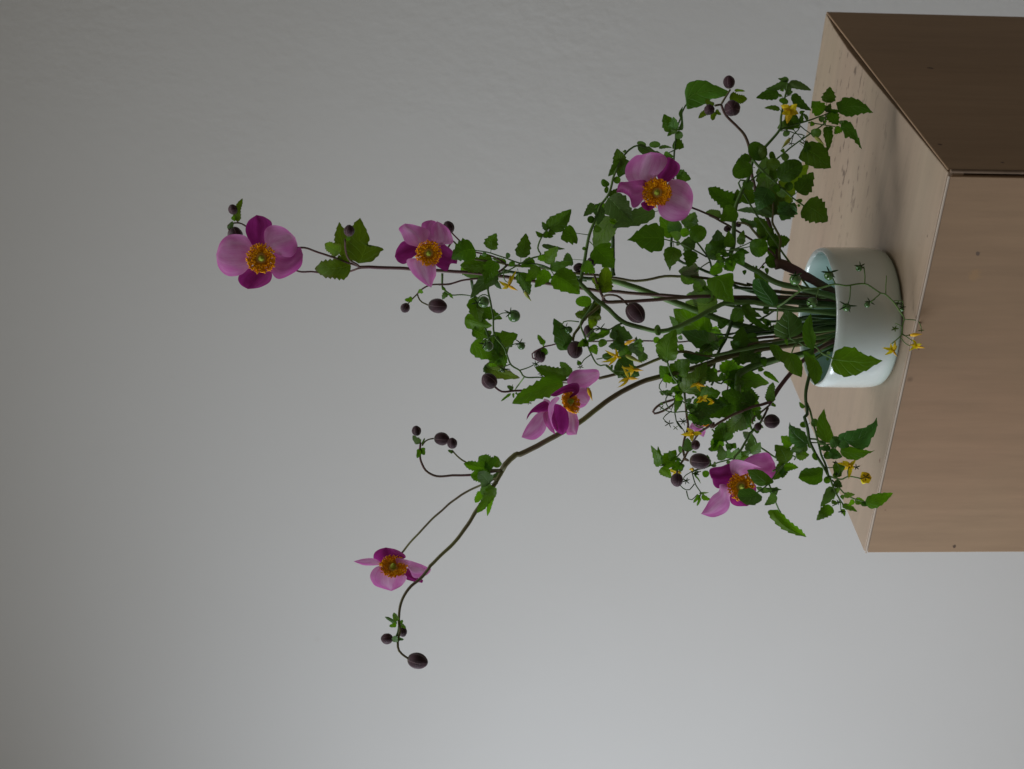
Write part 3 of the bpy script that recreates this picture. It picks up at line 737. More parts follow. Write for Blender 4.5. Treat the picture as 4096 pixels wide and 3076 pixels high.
S('H', '430,1080,-3 445,1180 480,1300,-4 D330,450 D400,700 D470,900 D560,1200,-5 D480,1330', 12, 7, 'deep')
S('H', '60,990,-3 62,1150 90,1200,-3 130,1230 180,1268 300,1262 420,1275', 10, 4)
leaves('H', '''
t0 | 120,1225 60,1322 | 70 | -3
t0 | 150,1240 200,1310 | 35 | -3
t0 | 90,1170 60,1200 | 60 | -3
''')
leaves('D', '''
t0 | 300,440 390,760 | 190 | -5
t1 | 190,700 533,802 | 190 | -4.6
t0 | 350,600 662,713 | 160 | -5.4
t0 | 290,840 500,950 | 150 | -5.8
o0 | 430,890 530,880 | 75 | -5.2
t1 | 270,1040 628,1232 | 230 | -4.5
t0 | 520,1150 858,905 | 290 | -5.5
t0 | 640,1280 600,920 | 170 | -5.6
t1 | 600,1290 730,1180 | 150 | -5
t1 | 500,1240 600,1310 | 120 | -5
t3 | 440,1310 885,1460 | 160 | -5
t2 | 440,1300 570,1400 | 120 | -5.2
s1 | 150,30 400,180 | 200 | -3
''', -4)
tomato('D', '425,498,2', 73, '345,505', 2, 95, '490,430,1.5 430,405 360,440 340,500', .4, 22)
tomato('D', '810,676,2', 80, '762,640', 2, 105, '552,700,1.5 660,640 750,640', -1.4, 24)
tomato('D', '482,1058,2', 66, '450,1035', 2, 95, '560,918,1.5 400,1000 440,1030', -1.7, 22)
tomato('D', '902,1055,2', 50, '885,1012', 2, 80, '690,1092,1.5 800,1035 880,1022', -1.2, 20)
tomato('D', '660,1360,2', 26, '680,1350', 2, 75, '762,1285,1.5 680,1320 610,1370', 1.2, 22)
tomato('D', '1085,1290,2', 20, '1085,1280', 2, 65, '880,1362,1.5 1000,1320 1060,1290', -1.7, 18)
star('D', '1145,1400', 50, 1.5, 4, 12, 0, 1); S('D', '1200,1460,1.5 1130,1420', 4, 3)

# --- leafy tomato shoot with two arms
T.finish()
T = Thing('tomato_branch', 'zigzag green tomato shoot crossing in front of the purple stems below the second flower', TO, GT, 'green')
S('L', 'L2110,200,2 L1500,130,2 L900,40,2 J1000,1135,2 J700,1145,2.2 I2050,1140,2.3 1880,1150 1700,1240 1500,1350 1300,1445 1150,1500,2.8 1000,1495 820,1450 640,1400,3 540,1330 400,1200 240,1075 100,930 30,870,3', 19, 19)
S('I', '50,885,3 20,850 H1750,1070,3.1', 19, 12)
S('I', '70,890,3 85,780 120,600 170,330 250,100 H2060,130,2.5 F340,990,2.4 F430,870 490,650 560,480 650,350 720,290 790,262 900,290', 15, 7)
S('H', '1750,1075,3.1 1600,1000,3.5 1450,950 1320,900 1250,870', 10, 7)
S('H', '1450,950,3.5 1300,880 1050,860,3.6 850,795 670,730 475,700,4', 7, 5)
S('H', '1050,862,3.6 900,950 790,1005 640,1110,4', 6, 4)
S('H', '1060,862,3.6 1200,800 1310,762 1268,680 1290,590 1340,500 1405,420,4', 8, 6)
S('D', '1835,470,3 1760,600 1660,740 1650,790 1700,920 1745,1060 1795,1180 1880,1300 1985,1300 2090,1395 2210,1455', 9, 5)
S('I', '600,1400,3 520,1430 430,1480,3.5 K480,365 K390,370 K300,460', 8, 4.5)
S('H', '850,900,3.6 830,1020,4 860,1090 900,1110', 4.5, 4)
leaves('H', '''
t0 | 475,698 176,806 | 270 | 4.2
t0 | 672,730 678,690 745,482 | 165 | 4
o0 | 600,722 588,780 | 56 | 4
o0 | 885,800 886,727 | 60 | 4
t0 | 1052,860 1054,790 1118,482 | 175 | 4
o1 | 950,905 925,838 | 78 | 4.2
t0 | 735,785 715,830 603,1132 | 185 | 4.6
t2 | 770,1000 755,1010 415,1305 | 175 | 4.4
t2 | 740,1090 810,1190 | 60 | 3.4
t1 | 1225,830 1048,912 | 120 | 4
t1 | 1365,860 1525,648 | 155 | 4.4
t1 | 1425,925 1700,848 | 115 | 4.4
t1 | 1330,920 1290,915 1112,1090 | 150 | 4.6
t1 | 1380,920 1405,965 1228,1170 | 155 | 4.8
t1 | 1430,940 1470,1010 1800,1252 | 290 | 5
t0 | 1010,930 1025,990 1165,1265 | 160 | 3.6
t2 | 1835,822 1705,812 1585,850 | 160 | 2
t0 | 1405,425 1692,180 | 215 | 4.2
t0 | 1398,440 1320,338 | 75 | 4.2
t0 | 1330,520 1240,455 | 58 | 4
t0 | 1405,445 1497,495 | 68 | 4
t0 | 1395,500 1467,525 | 58 | 4
t0 | 1345,540 1390,440 | 70 | 4
t2 | 1320,635 1614,682 | 58 | 4
t1 | 1300,760 1350,840 | 90 | 4
t0 | 1912,505 1750,482 1560,560 | 235 | 3
o0 | 1985,330 1895,292 | 90 | 3
t2 | 2045,125 1975,112 1845,270 | 105 | 3
t1 | 1925,590 1995,660 I497,705 | 265 | 3.4
o0 | 1870,685 1828,670 | 45 | 3
t1 | 1835,870 1995,985 | 150 | 3.6
o0 | 2040,110 2010,260 | 120 | 2
o1 | 2010,130 2110,200 | 130 | 1.5
''')
leaves('F', '''
t2 | 400,930 425,925 732,1232 | 300 | 4
t2 | 1050,1085 1010,1095 470,1300 | 200 | 1.2
t0 | 1000,1110 780,1230 | 110 | 1
t2 | 330,1040 290,1265 | 130 | 3
o0 | 245,1195 155,1185 | 85 | 3
o0 | 240,1280 335,1330 | 85 | 2.4
t0 | 565,520 530,296 | 165 | 2
t0 | 590,440 420,650 | 120 | 2.2
t0 | 640,430 555,665 | 190 | 1.6
o0 | 490,680 575,715 | 92 | 2
o0 | 430,765 340,690 | 85 | 2.2
o0 | 410,780 395,865 | 55 | 2.2
t0 | 430,900 545,800 | 100 | 2
t2 | 790,262 1255,425 | 120 | 1
o2 | 830,270 850,205 | 120 | 1
o0 | 1010,290 1008,202 | 140 | .6
t2 | 1060,290 1230,290 | 42 | .6
t0 | 645,340 600,335 | 35 | 2
t0 | 640,335 625,312 | 30 | 2
t0 | 1130,350 1250,400 | 70 | 1
t1 | 455,1160 250,1640 | 260 | -3
t1 | 470,1250 530,1110 | 90 | -3
t1 | 430,1580 300,1500 | 150 | -3
''')
leaves('D', '''
o1 | 1790,490 1585,495 | 140 | 3.4
t4 | 1465,1105 1312,704 | 205 | 1.4
t4 | 1460,1000 1480,1110 | 100 | 1.4
t1 | 1640,1000 1710,1050 | 100 | 3
t1 | 1860,900 1740,1010 | 90 | 3
t0 | 1650,1290 1612,1235 | 55 | 3
t1 | 1740,990 1640,1060 | 100 | 3
o1 | 2120,860 2040,960 | 110 | 3
''')
tomato('D', '1502,852,2.5', 48, '1462,818', 2, 85, '1630,750,2.5 1500,738 1430,752 1418,790', -1.2, 18)
tomato('D', '1925,855,2.5', 24, '1905,832', 2, 95, '1722,945,2.5 1800,860 1905,830 2000,850', -1.1, 20)
star('D', '1650,1320', 45, 3, 5, 16, 1, .4); S('D', '1780,1165,3 1690,1230 1650,1300', 5, 4)
star('E', '1000,985', 45, 1, 5, 12, 1, .6)
yflower('H', '900,1150', '768,1078 815,1185 925,1005 998,950', 4.6, '1015,1208', 56)
yflower('H', '1100,1225', '', 4, '1185,1342', 44, '1030,1000,3.6 1040,1120 1095,1225', green=1)
yflower('K', '690,715', '530,630 482,785 572,838 745,735 665,615', 3.6, None, 50, '430,748,3.2 560,725 640,712')
yflower('K', '900,880', '840,812 858,968 740,855 800,930', 3.8, '1024,890', 46, '550,830,3.2 640,890 820,900')
yflower('K', '838,990', '750,822 700,1055 690,1108 712,1025', 4, '968,998', 44, '550,835,3.2 660,930 740,975 830,990')
yflower('K', '790,560', '', 3.6, '922,492', 40, '690,690,3.2 730,590 790,560')
yflower('K', '800,700', '', 3.4, '1012,797', 30, '700,720,3.2 800,700', green=1)
leaves('K', '''
t2 | 620,385 890,482 | 190 | 2
o0 | 700,390 598,475 | 95 | 3
t1 | 600,385 310,510 | 80 | 2.6
o1 | 560,520 460,585 | 95 | 3
t4 | 780,520 580,590 | 150 | 2.8
t1 | 350,585 435,690 | 110 | 3
t0 | 300,530 210,560 | 85 | 3
o0 | 620,690 500,715 | 90 | 2.4
t4 | 700,760 975,960 | 260 | 2.6
t1 | 740,600 860,720 | 150 | 1.6
t2 | 850,560 960,700 | 110 | 1.2
t2 | 1020,670 900,620 | 130 | 1
t2 | 1030,660 960,790 | 120 | .6
t0 | 700,470 760,560 | 90 | 3
t1 | 920,520 1010,660 | 90 | .4
o0 | 1215,450 1198,312 | 85 | 3.4
o1 | 1225,480 1158,540 | 80 | 3.4
''')

# --- left-hand arching anemone with three-way fork
T.finish()
T = Thing('anemone_stem', 'long arching anemone stem leaning out alone against the wall, with flower and drooping buds', AN, GA, 'olive')
S('L', 'L2080,420,.5 L1700,480,.5 L1200,560,.5 L700,640,.5 L350,760,.5 K1850,830,.8 K1570,890 1240,965,1 1000,1040 800,1130,1.5 620,1240 450,1360 260,1510 80,1625,2 E1380,1375 E1100,1530 E840,1655,2 B1900,520 B1790,610 B1740,690,2', 18, 23)
S('B', '1760,660,2 1690,790,2 1600,930 1480,1100 1380,1260 1280,1390 1150,1520 1020,1640 C1070,430,2.2 C980,545 C880,625 C800,740 C765,850 C755,980 C765,1080 C745,1200 C760,1290 C850,1365,2.6', 18, 9)
S('B', '1700,760,2 1500,850,1 1300,960 1100,1130 900,1330 760,1500,-.5 C760,310 C710,420,.5', 9, 8)
S('B', '1740,690,2 1560,715,2.4 1420,738 1250,742 1100,750 1000,700 945,600 932,500 940,430,2.4 915,370', 11, 8, 'purple')
S('B', '955,450,2.4 1000,400 1070,378', 6, 6); S('B', '1740,690,2 1550,680,3 1380,610 1300,550 1255,500', 9, 6)
bud('B', '900,305,2.4', 47, ax=(-.2, -1)); bud('B', '1145,381,2.4', 66, 2, 73, ax=(1, .1)); bud('B', '1251,428,3', 51, ax=(-.1, -1))
bud('C', '942,1387,2.6', 84, 2, 102, ax=(1, .25)); bud('C', '636,1162,2.6', 57, ax=(-1, 0)); bud('C', '790,1085,1.6', 48, 2, 54, ax=(.3, 1))
S('C', '755,1030,2.2 745,1100 720,1160,2.6 680,1165', 8, 9, 'green')
S('C', '765,1010,2.2 790,1060,1.6', 6, 6, 'green')
leaves('C', '''
s1 | 735,985 702,895 | 62 | 2.4
s2 | 735,1010 612,938 | 44 | 2.6
s1 | 730,1015 655,1035 | 48 | 2.6
s1 | 765,1010 795,970 | 40 | 2
s0 | 700,1195 720,1130 | 70 | 2.9
s4 | 750,1165 806,1172 | 34 | 3
s1 | 775,1020 828,1055 | 40 | 2
''')
leaves('B', '''
s2 | 935,425 862,348 | 65 | 2.6
s2 | 955,440 982,372 | 22 | 2.4
s1 | 935,480 905,572 | 58 | 2.6
s1 | 950,470 978,542 | 58 | 2.2
s2 | 1262,512 1208,492 | 36 | 3.2
s1 | 1720,680 1640,680 1512,555 | 175 | 3
s1 | 1620,680 1362,625 | 120 | 3.2
s1 | 1705,665 1665,545 | 80 | 2.4
s1 | 1700,790 1630,785 1428,735 | 160 | 3.4
s2 | 1690,810 1620,825 1508,705 | 150 | 3.8
s2 | 1620,820 1540,930 | 130 | 3.8
s1 | 1700,820 1660,850 1492,1112 | 110 | 4
s1 | 1665,860 1596,1142 | 62 | 3.4
s1 | 1560,910 1475,1010 | 85 | 2.2
s1 | 1668,860 1682,935 | 34 | 2
s2 | 1745,705 1635,765 | 60 | 2.2
''')
flower('C', '695,462', 135, [
 ('660,440', '550,385 500,345 505,290 550,250', '620,229', '760,360 822,335 805,295 720,248', 'd', -.4, -.7, {'cup': .6}),
 ('610,410', '510,346 400,344', '291,371', '560,410 420,414 345,395', 'p', 0, .8),
 ('690,490', '560,420 485,455 458,530 500,612 590,650', '680,675', '835,520 805,600 745,645', 'p', .3, 1.4, {'cup': .3}),
 ('740,420', '730,338 880,368 1000,408', '1086,452', '850,440 905,535 1000,530 1060,495', 'p', .2, 1.2, {'cup': .4}),
 ('790,480', '860,440 930,530 1000,560', '995,592', '825,550 900,578 950,585', 'd', 0, .3)], d=1, n=(.05, -.68), count=170, squash=.8)

# --- anemone with side view flower
T.finish()
T = Thing('anemone_stem', 'anemone stem whose pink flower is seen from the side, in front of the arching stem', AN, GA, 'olive')
S('L', 'L2090,340,1.5 L1700,420,1.5 L1300,480,1.5 L800,560,2 L450,680,2 L200,712,2 L0,655,2 K1450,655,2 K1350,690,2 1200,750 950,850 700,930 460,990,2 D1880,1450 D1700,1470,1.5', 11, 13)
S('E', '1880,665,1.5 1700,660 1500,690 1370,720 1280,780 1180,815 1000,828 800,832 660,842 600,810 560,770,2', 12, 8, 'purple')
S('E', '1500,735,1.5 1420,735', 5, 4)
bud('E', '500,710,2.2', 98, 2, 104, ax=(-.7, -.7))
leaves('E', '''
s0 | 1560,660 1480,655 1072,530 | 180 | 2
s0 | 1520,640 1390,465 | 120 | 2
s1 | 1490,735 1430,725 784,992 | 250 | 2.4
s0 | 790,825 722,768 | 66 | 2.6
s0 | 770,865 643,965 | 34 | 2.6
s0 | 800,860 808,925 | 30 | 2.4
s0 | 830,850 862,880 | 26 | 2.4
s0 | 775,830 795,748 | 16 | 2.4
''')
flower('E', '1480,990', 150, [
 ('1500,960', '1490,760 1480,700 1560,580 1700,562 1860,562', '1894,625', '1640,792 1720,795 1800,745 1870,685', 'p', -.6, .9, {'cup': .35}),
 ('1560,930', '1620,800 1738,800 1772,915', '1740,990', '1545,1000 1560,1042 1640,1048 1700,1030', 'p', -.9, -.5),
 ('1440,960', '1620,860 1618,735 1480,752 1370,812', '1266,886', '1560,850 1450,860 1330,905', 'd', .3, .9),
 ('1400,1010', '1325,1000 1310,1090 1285,1200 1330,1330', '1430,1393', '1470,1070 1500,1160 1497,1290', 'd', .8, 2.6, {'cup': .35}),
 ('1350,900', '1275,960 1238,1080 1290,1280', '1350,1335', '1385,930 1325,1010 1312,1120 1370,1290', 'p', .6, 2.2),
 ('1480,1040', '1560,1050 1612,1150 1628,1260', '1600,1385', '1490,1200 1480,1300 1480,1385', 'p', -.3, -.2),
 ('1250,1090', '1110,1110 1000,1230 930,1350', '905,1420', '1240,1200 1200,1340 1110,1430 1020,1452', 'p', -.2, .2),
 ('1270,1010', '1190,960 1060,1040 985,1130', '965,1202', '1250,1080 1150,1110 1040,1110', 'd', -.4, -.2),
 ('1190,930', '1180,960 1200,1000', '1240,1020', '1250,950 1265,980', 'p', -.8, -.8),
 ('1250,1080', '1180,1120 1190,1220 1250,1320', '1330,1385', '1265,1180 1310,1290', 'm', -.1, .4)], d=3, n=(.66, -.30), count=170)
yflower('E', '1745,800', '', 3.5, '1800,955', 30)

# --- back stem with the small hooked bud
T.finish()
T = Thing('anemone_stem', 'thin anemone stem at the back with one small bud on a pale hooked stalk', AN, GA, 'purple')
S('L', 'L2050,300,-2 L1400,330,-3 L900,380,-3 L500,430,-3 L280,470,-3 L0,520,-3 K1450,530 K1150,520 K790,515 K460,520 D1600,1008,-3.5 D1400,1015 D1250,1050 D1205,1060,-3.5', 7, 6)
S('D', '1210,1055,-3.5 1100,1110 1040,1160 1050,1215 1090,1230', 6, 6); bud('D', '1135,1175,-3.8', 72, 2, 86, ax=(.3, .8))
leaves('D', '''
s1 | 1195,1035 1108,912 | 72 | -3.2
s1 | 1215,1085 1115,1205 | 95 | -3
s1 | 1190,1050 1170,1040 | 40 | -3
''')

# --- curled stem + bud cluster near the low flower
T.finish()
T = Thing('anemone_stem', 'dark anemone stem ending in three round buds just above the lowest pink flower', AN, GA, 'purple')
S('L', 'L2060,500,-1.5 L1700,610,-2 L1200,760,-2.4 L800,860,-2.6 L400,900,-2.8 L0,1050,-2.8 K1560,1340,-2.8 K1575,1500 M620,200,-2 M640,330 M600,470 M575,600 M590,700 M600,740,1', 10, 10)
S('K', '1500,1230,-3.2 1400,1260,-3.2 1250,1310 1170,1370 1140,1430 1200,1430 1330,1370 1480,1250', 10, 9)
S('M', '600,730,1 560,790 510,860 498,930,1.5', 9, 8, 'olive'); S('M', '590,745,1 640,765,2', 14, 9); S('M', '590,740,1 640,650,1.4 690,600', 9, 8)
bud('M', '735,571,2', 58, ax=(.2, -1)); bud('M', '780,772,3', 104, 2, 124, ax=(1, .1)); bud('M', '500,1006,2.4', 80, 2, 84, ax=(0, 1))
leaves('M', '''
s0 | 640,655 628,478 | 120 | 2
s0 | 555,800 435,880 | 120 | 1.6
s0 | 560,800 540,910 | 80 | 1.6
s1 | 690,650 752,660 | 26 | 2
''')

# --- low anemone with flower and dark buds
T.finish()
T = Thing('anemone_stem', 'purple anemone stem carrying the lowest pink flower, half covered by two small leaves', AN, GA, 'purple')
S('L', 'L2080,470,2 L1950,490,2 L1700,590,2 L1480,750,2 1300,930,2 1150,1120 1060,1270,2.2 1020,1310', 15, 19)
S('L', '1040,1290,2.2 950,1320 850,1345 650,1420 500,1490 300,1620,2.4 M970,290 M780,420 M680,560,1', 13, 9)
S('L', '1050,1320,2.2 950,1400 900,1440 840,1480 810,1520 830,1570,2.5', 8, 7, 'olive'); S('L', '1020,1340,2.2 980,1460 930,1540 970,1530', 8, 6)
S('M', '1650,100,2.2 1580,240 1500,370,1.5 1430,410 1370,520 1300,640 1215,750,1.5 1270,900,2', 9, 10, 'green')
bud('L', '1060,1532,2.6', 93, ax=(1, 0)); bud('L', '893,1600,2.6', 50, ax=(-.2, .8))
leaves('L', '''
s1 | 1040,1300 1082,1038 | 125 | 2.6
s1 | 1060,1310 1118,1345 | 48 | 2.4
s0 | 930,1440 850,1405 | 80 | 2.6
s0 | 880,1500 940,1460 | 70 | 2.4
s0 | 870,1560 960,1620 | 50 | 2.2
s0 | 890,1600 880,1690 | 80 | 2.2
s0 | 850,1330 430,1160 | 240 | 1
s0 | 830,1320 720,1100 | 170 | 1
s0 | 800,1360 560,1500 | 260 | .6
s1 | 790,1380 600,1640 | 260 | .4
s0 | 700,1440 430,1640 | 230 | .2
''')
flower('M', '1290,1085', 172, [
 ('1230,1110', '1050,1060 1030,1150 940,1220 860,1350', '804,1440', '1170,1190 1165,1340 1100,1430 950,1482', 'p', .3, 2.0, {'cup': .4}),
 ('1230,1010', '1175,815 1050,840 935,858 905,905', '932,990', '1150,1090 1020,1118 960,1070 950,1000', 'd', .1, .8),
 ('1240,980', '1180,910 1170,790 1240,752 1380,780', '1580,862', '1330,945 1430,900 1490,860', 'p', .4, 2.4, {'cup': .6}),
 ('1370,960', '1330,800 1430,710 1560,672 1660,675', '1738,800', '1460,930 1600,940 1700,990 1745,900', 'm', -.5, .8, {'cup': .4}),
 ('1300,1120', '1470,1060 1502,1130 1460,1290', '1385,1342', '1180,1190 1175,1290 1250,1340', 'd', -.4, -.2)], d=3, n=(.30, .10), count=190)

# --- anemone going up to the right: three buds, plus forward flower
T.finish()
T = Thing('anemone_stem', 'stoutest purple anemone stem, with a big flower facing the viewer and three clustered buds', AN, GA, 'purple')
S('J', 'L2150,120,1 J2150,1090,1 2000,1000,1 1700,830,1 1480,710 1350,650,1 1260,660', 27, 42)
S('J', '1330,640,1 1300,560 1290,450,.5 1240,290 1180,100,0 G1163,1480 G1080,1300 G1010,1080,-.5 G990,900,-.5 975,750 930,640 860,560 790,490 730,420 700,340,0', 17, 10)
S('J', '1330,620,1 1320,480,1.6 1330,330 1280,220 1230,120,1.6 1240,0 G1210,1300', 12, 8, 'olive')
S('J', '1320,640,1 1240,520 1150,440 980,350,.5 800,240 600,120 420,30 F1820,1190 F1640,1110 F1480,1045,1.4 F1300,980 F1150,900,3', 9, 8)
S('J', '1100,350,.5 1000,240 920,150 800,130,-.5', 11, 8, 'olive')
S('J', '1240,680,1 1160,620,0 1060,720,-1', 9, 4)
bud('G', '777,122,.4', 60, ax=(-.1, -1)); bud('G', '808,376,1.5', 82, ax=(.5, .3), tipd=12); bud('G', '583,390,1.2', 54, ax=(-.2, .7), tipd=10)
S('G', '705,330,0 740,270 790,190,.3', 9, 7, 'olive'); S('G', '700,340,0 640,350,.6', 9, 9, 'olive')
leaves('G', '''
s3 | 780,270 957,285 | 115 | -.4
s3 | 830,200 935,208 | 30 | -.2
s3 | 625,400 475,475 | 72 | .2
s3 | 630,410 613,497 | 62 | .2
s3 | 650,390 700,440 | 42 | 0
s3 | 620,360 548,288 | 70 | .1
s0 | 840,1330 570,1158 | 180 | -1
s0 | 850,1320 860,1170 | 90 | -1.2
s0 | 990,1320 970,1130 | 150 | -1.4
s0 | 700,1440 548,1395 | 90 | -1.2
s3 | 1230,1420 1560,925 | 230 | -2
s2 | 1200,1440 1130,840 | 260 | -2.5
s2 | 1210,1440 850,1380 | 75 | -.5
s2 | 1050,1530 880,1460 | 70 | -1
''')
leaves('J', '''
s0 | 1160,340 1455,345 | 200 | 0
s0 | 1170,350 1000,60 | 210 | -1.5
s0 | 1120,320 1060,180 | 120 | -1.5
o0 | 1190,540 1260,700 | 170 | .8
s0 | 1200,430 1230,560 | 150 | .5
t0 | 1150,700 1165,790 | 50 | -.5
o0 | 1110,670 1110,710 | 40 | -.5
o0 | 1030,670 1020,710 | 30 | -.8
o0 | 990,670 990,700 | 24 | -.8
''')
bud('J', '665,205,-.6', 46, ax=(-1, .3)); bud('J', '800,150,-1', 38, ax=(-1, 0))
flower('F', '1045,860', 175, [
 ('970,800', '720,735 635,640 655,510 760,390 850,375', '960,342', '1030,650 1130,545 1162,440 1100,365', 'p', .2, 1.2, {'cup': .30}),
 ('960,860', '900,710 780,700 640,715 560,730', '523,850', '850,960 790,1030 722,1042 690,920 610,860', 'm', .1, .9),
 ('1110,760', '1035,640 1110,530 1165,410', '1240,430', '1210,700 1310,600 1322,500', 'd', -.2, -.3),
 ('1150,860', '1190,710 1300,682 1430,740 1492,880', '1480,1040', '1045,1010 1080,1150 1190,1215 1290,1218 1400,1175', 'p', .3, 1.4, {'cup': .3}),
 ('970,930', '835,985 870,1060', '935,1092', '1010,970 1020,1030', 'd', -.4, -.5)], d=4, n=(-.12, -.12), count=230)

# --- curved thin tomato tip going up
T.finish()
T = Thing('tomato_branch', 'thin tomato shoot behind the big forward-facing flower, tipped with one large triangular leaf', TO, GT, 'deep')
S('L', 'L2060,30,-1 J1900,1090,-1 J1200,1050,-1.5 J850,960,-2 J700,900,-2 I1750,780,-2.2 I1500,680,-2.5 I1320,610,-2.5 I1220,480,-2.5 I1222,300,-2.5 F1220,1200,-2.5 F1240,900 F1250,430,-2 F1272,190,-2 Q935,1050 Q935,900 Q1000,720 Q1040,580 Q1170,400,-2', 16, 6)
S('F', '1250,320,-2 1180,350', 5, 4)
outline('Q', '1170,395', '1100,430 1065,330 1110,210 1200,163 1370,165 1500,225 1620,270', '1712,312', '1090,540 1140,565 1270,535 1360,495 1450,430 1650,385', -2, -.5, LM['0'], teeth=.5, freq=6, cup=-.3)
outline('Q', '960,880', '1010,760 975,640', '1035,535', '1042,870 1035,640', -1.8, -1.4, LM['2'], cup=.5)
leaves('Q', '''
t0 | 900,890 755,650 | 200 | -1.6
t0 | 900,880 900,690 | 140 | -1.4
t2 | 1030,870 850,870 | 30 | -1.2
o0 | 920,960 1042,965 | 120 | -1.6
t0 | 880,900 808,978 | 60 | -1.7
t0 | 860,900 960,900 | 70 | -1.7
t0 | 905,1060 1055,1145 | 160 | -2.4
''')
leaves('F', '''
t0 | 1300,600 1468,685 | 150 | -2
t1 | 1290,650 1300,560 | 100 | -2
t0 | 1390,1280 1520,1100 | 200 | -1.6
t1 | 1380,1280 1500,1250 | 110 | -1.8
''')
leaves('I', '''
t1 | 1260,290 1070,50 | 210 | -1
o1 | 1262,285 1255,90 | 190 | 0
o1 | 1480,345 1640,190 | 215 | 1.4
o1 | 1440,230 1340,290 | 115 | .6
t0 | 1240,380 1252,440 1185,697 | 215 | 1.6
t0 | 1450,440 1465,480 1430,690 | 175 | 1.8
t2 | 1150,500 1200,740 | 75 | -2
t4 | 1560,740 1305,740 | 210 | 2
o0 | 1560,760 1340,860 | 220 | 1.8
o0 | 1630,850 1520,1000 | 160 | 1.8
t0 | 1280,390 1340,395 | 60 | 1
t2 | 1520,390 1330,400 | 170 | .8
t2 | 1470,470 1380,380 | 120 | .8
t2 | 1540,380 1480,310 | 110 | .4
t1 | 1330,330 1200,250 | 110 | .2
''', 1)
S('I', '1750,790,-2.2 1700,600 1620,480,0 1540,370 1400,180,0', 9, 6, 'green')
S('I', '1690,630 1600,690 1545,745,1.8', 6, 4, 'green')
S('I', '1660,560,0 1450,440,1 1340,400 1100,330,1.5', 7, 5, 'green')
outline('I', '1085,325', '1120,305 1125,230 1060,170 990,150 850,195 740,290', '657,352', '1130,380 1090,460 970,485 830,425 745,360', 1.6, 2.4, LM['0'], teeth=.9, freq=5, cup=-.15)

# --- right tomato branch (upper right of the bowl)
T.finish()
T = Thing('tomato_branch', 'tomato shoot with one bright yellow star flower, leaning out over the shaded plinth side', TO, GT, 'green')
S('J', 'J2120,1120,2 2000,1060,2 1600,960,2 1300,890,2 1000,720,2 800,620,2 700,540,2 740,400,2 742,100,2 G830,1500,2 G845,1340 G900,1200 G960,1080 G990,960,2 G1010,890,2.4', 28, 13)
S('G', '1010,890,2.4 1130,760 1270,590,2.4 1290,450 1320,300 R560,190,2.4', 13, 7)
S('J', '2000,1060,2 1700,960,1 G900,1180,1.5 G1000,1080,1.6 G1250,870,1.8 1480,690,2 1700,540 R1080,720,2 R1180,640', 9, 6)
S('G', '1010,885,2.4 1100,985,3 1290,1155,3.4 1400,1255 1512,1335,4', 11, 6)
S('G', '1270,590,2.4 1380,550,2.2 1500,515 1600,480 1720,440,2.4 R1200,610', 9, 5)
S('R', '860,775,2.3 1000,795 1110,815 1260,835', 6, 4)
S('R', '1110,810,2.3 1110,720,2.4 1120,640', 6, 4)
S('R', '730,1050,1.9 800,960,2.3 690,940,2.6 560,900 440,900', 5, 4)
S('R', '730,1050 830,1110', 6, 5)
S('R', '690,680,3 740,800 720,870 640,950 600,1020', 5, 4, 'deep'); S('R', '740,820,3 850,910 940,975', 4.5, 4, 'deep'); S('R', '640,960,3 615,1070 610,1100', 4, 3, 'deep'); S('R', '650,890,3 740,990 800,1050', 4, 3, 'deep')
leaves('R', '''
t2 | 545,165 232,278 | 105 | 2.6
t2 | 560,150 410,125 | 60 | 2.2
t2 | 575,190 905,300 | 120 | 2.4
t2 | 540,210 590,335 | 120 | 1.6
o2 | 560,180 480,110 | 90 | 2
t2 | 510,395 600,360 550,290 | 90 | 2
t0 | 490,410 425,350 88,412 | 155 | 3
t0 | 465,620 440,580 208,560 | 72 | 3
t0 | 500,290 438,300 | 45 | 3
t0 | 460,360 430,400 | 50 | 3
o0 | 565,480 428,440 | 85 | 2.8
t0 | 510,400 620,365 905,598 | 135 | 2.8
t1 | 1075,630 910,460 | 210 | 2.8
t0 | 1120,640 1130,480 1178,245 | 185 | 3
t0 | 1130,620 1190,490 | 90 | 2.8
t0 | 730,640 810,605 | 50 | 2.4
t0 | 740,780 770,640 | 70 | 2.2
t2 | 850,740 760,630 | 50 | 2.2
t1 | 1180,610 1340,600 | 70 | 3
t1 | 1195,615 1300,810 | 185 | 3.2
o1 | 1310,780 1385,760 | 60 | 3.2
t1 | 1340,850 1243,945 | 110 | 3.2
t0 | 1130,830 1150,1192 | 130 | 3
o0 | 895,930 1055,905 | 140 | 3
t1 | 1190,830 1180,905 | 70 | 3
t0 | 1020,750 1112,690 | 75 | 3
t1 | 940,770 890,830 | 70 | 2.6
t0 | 700,700 470,870 | 230 | 1.6
t0 | 640,800 400,860 | 150 | 1.4
o0 | 580,900 490,970 | 90 | 1.6
t0 | 510,1180 445,1190 | 60 | 2
t0 | 730,1080 790,1130 900,1150 | 160 | 3
t1 | 1110,740 1105,790 | 40 | 3
''')
outline('R', '1300,620', '1280,500 1320,470 1400,410 1540,425 1690,510', '1817,632', '1330,640 1450,680 1550,660 1700,625', 3.2, 3.6, LM['0'], teeth=.9, freq=6, cup=-.2)
outline('R', '1340,870', '1345,800 1420,755 1520,840 1575,950', '1652,1172', '1370,900 1410,985 1475,980 1540,1030', 3.2, 3.8, LM['0'], teeth=1.0, freq=5)
outline('R', '800,1120', '870,1065 960,1070 1060,1100 1150,1230', '1195,1448', '735,1250 770,1330 880,1395 1010,1445', 2.6, 3.4, LM['0'], teeth=.9, freq=5, cup=-.15)
yflower('R', '590,590', '450,522 695,500 718,648 545,795 468,655', 3.6, '480,570', 110, '690,680,3 620,620')
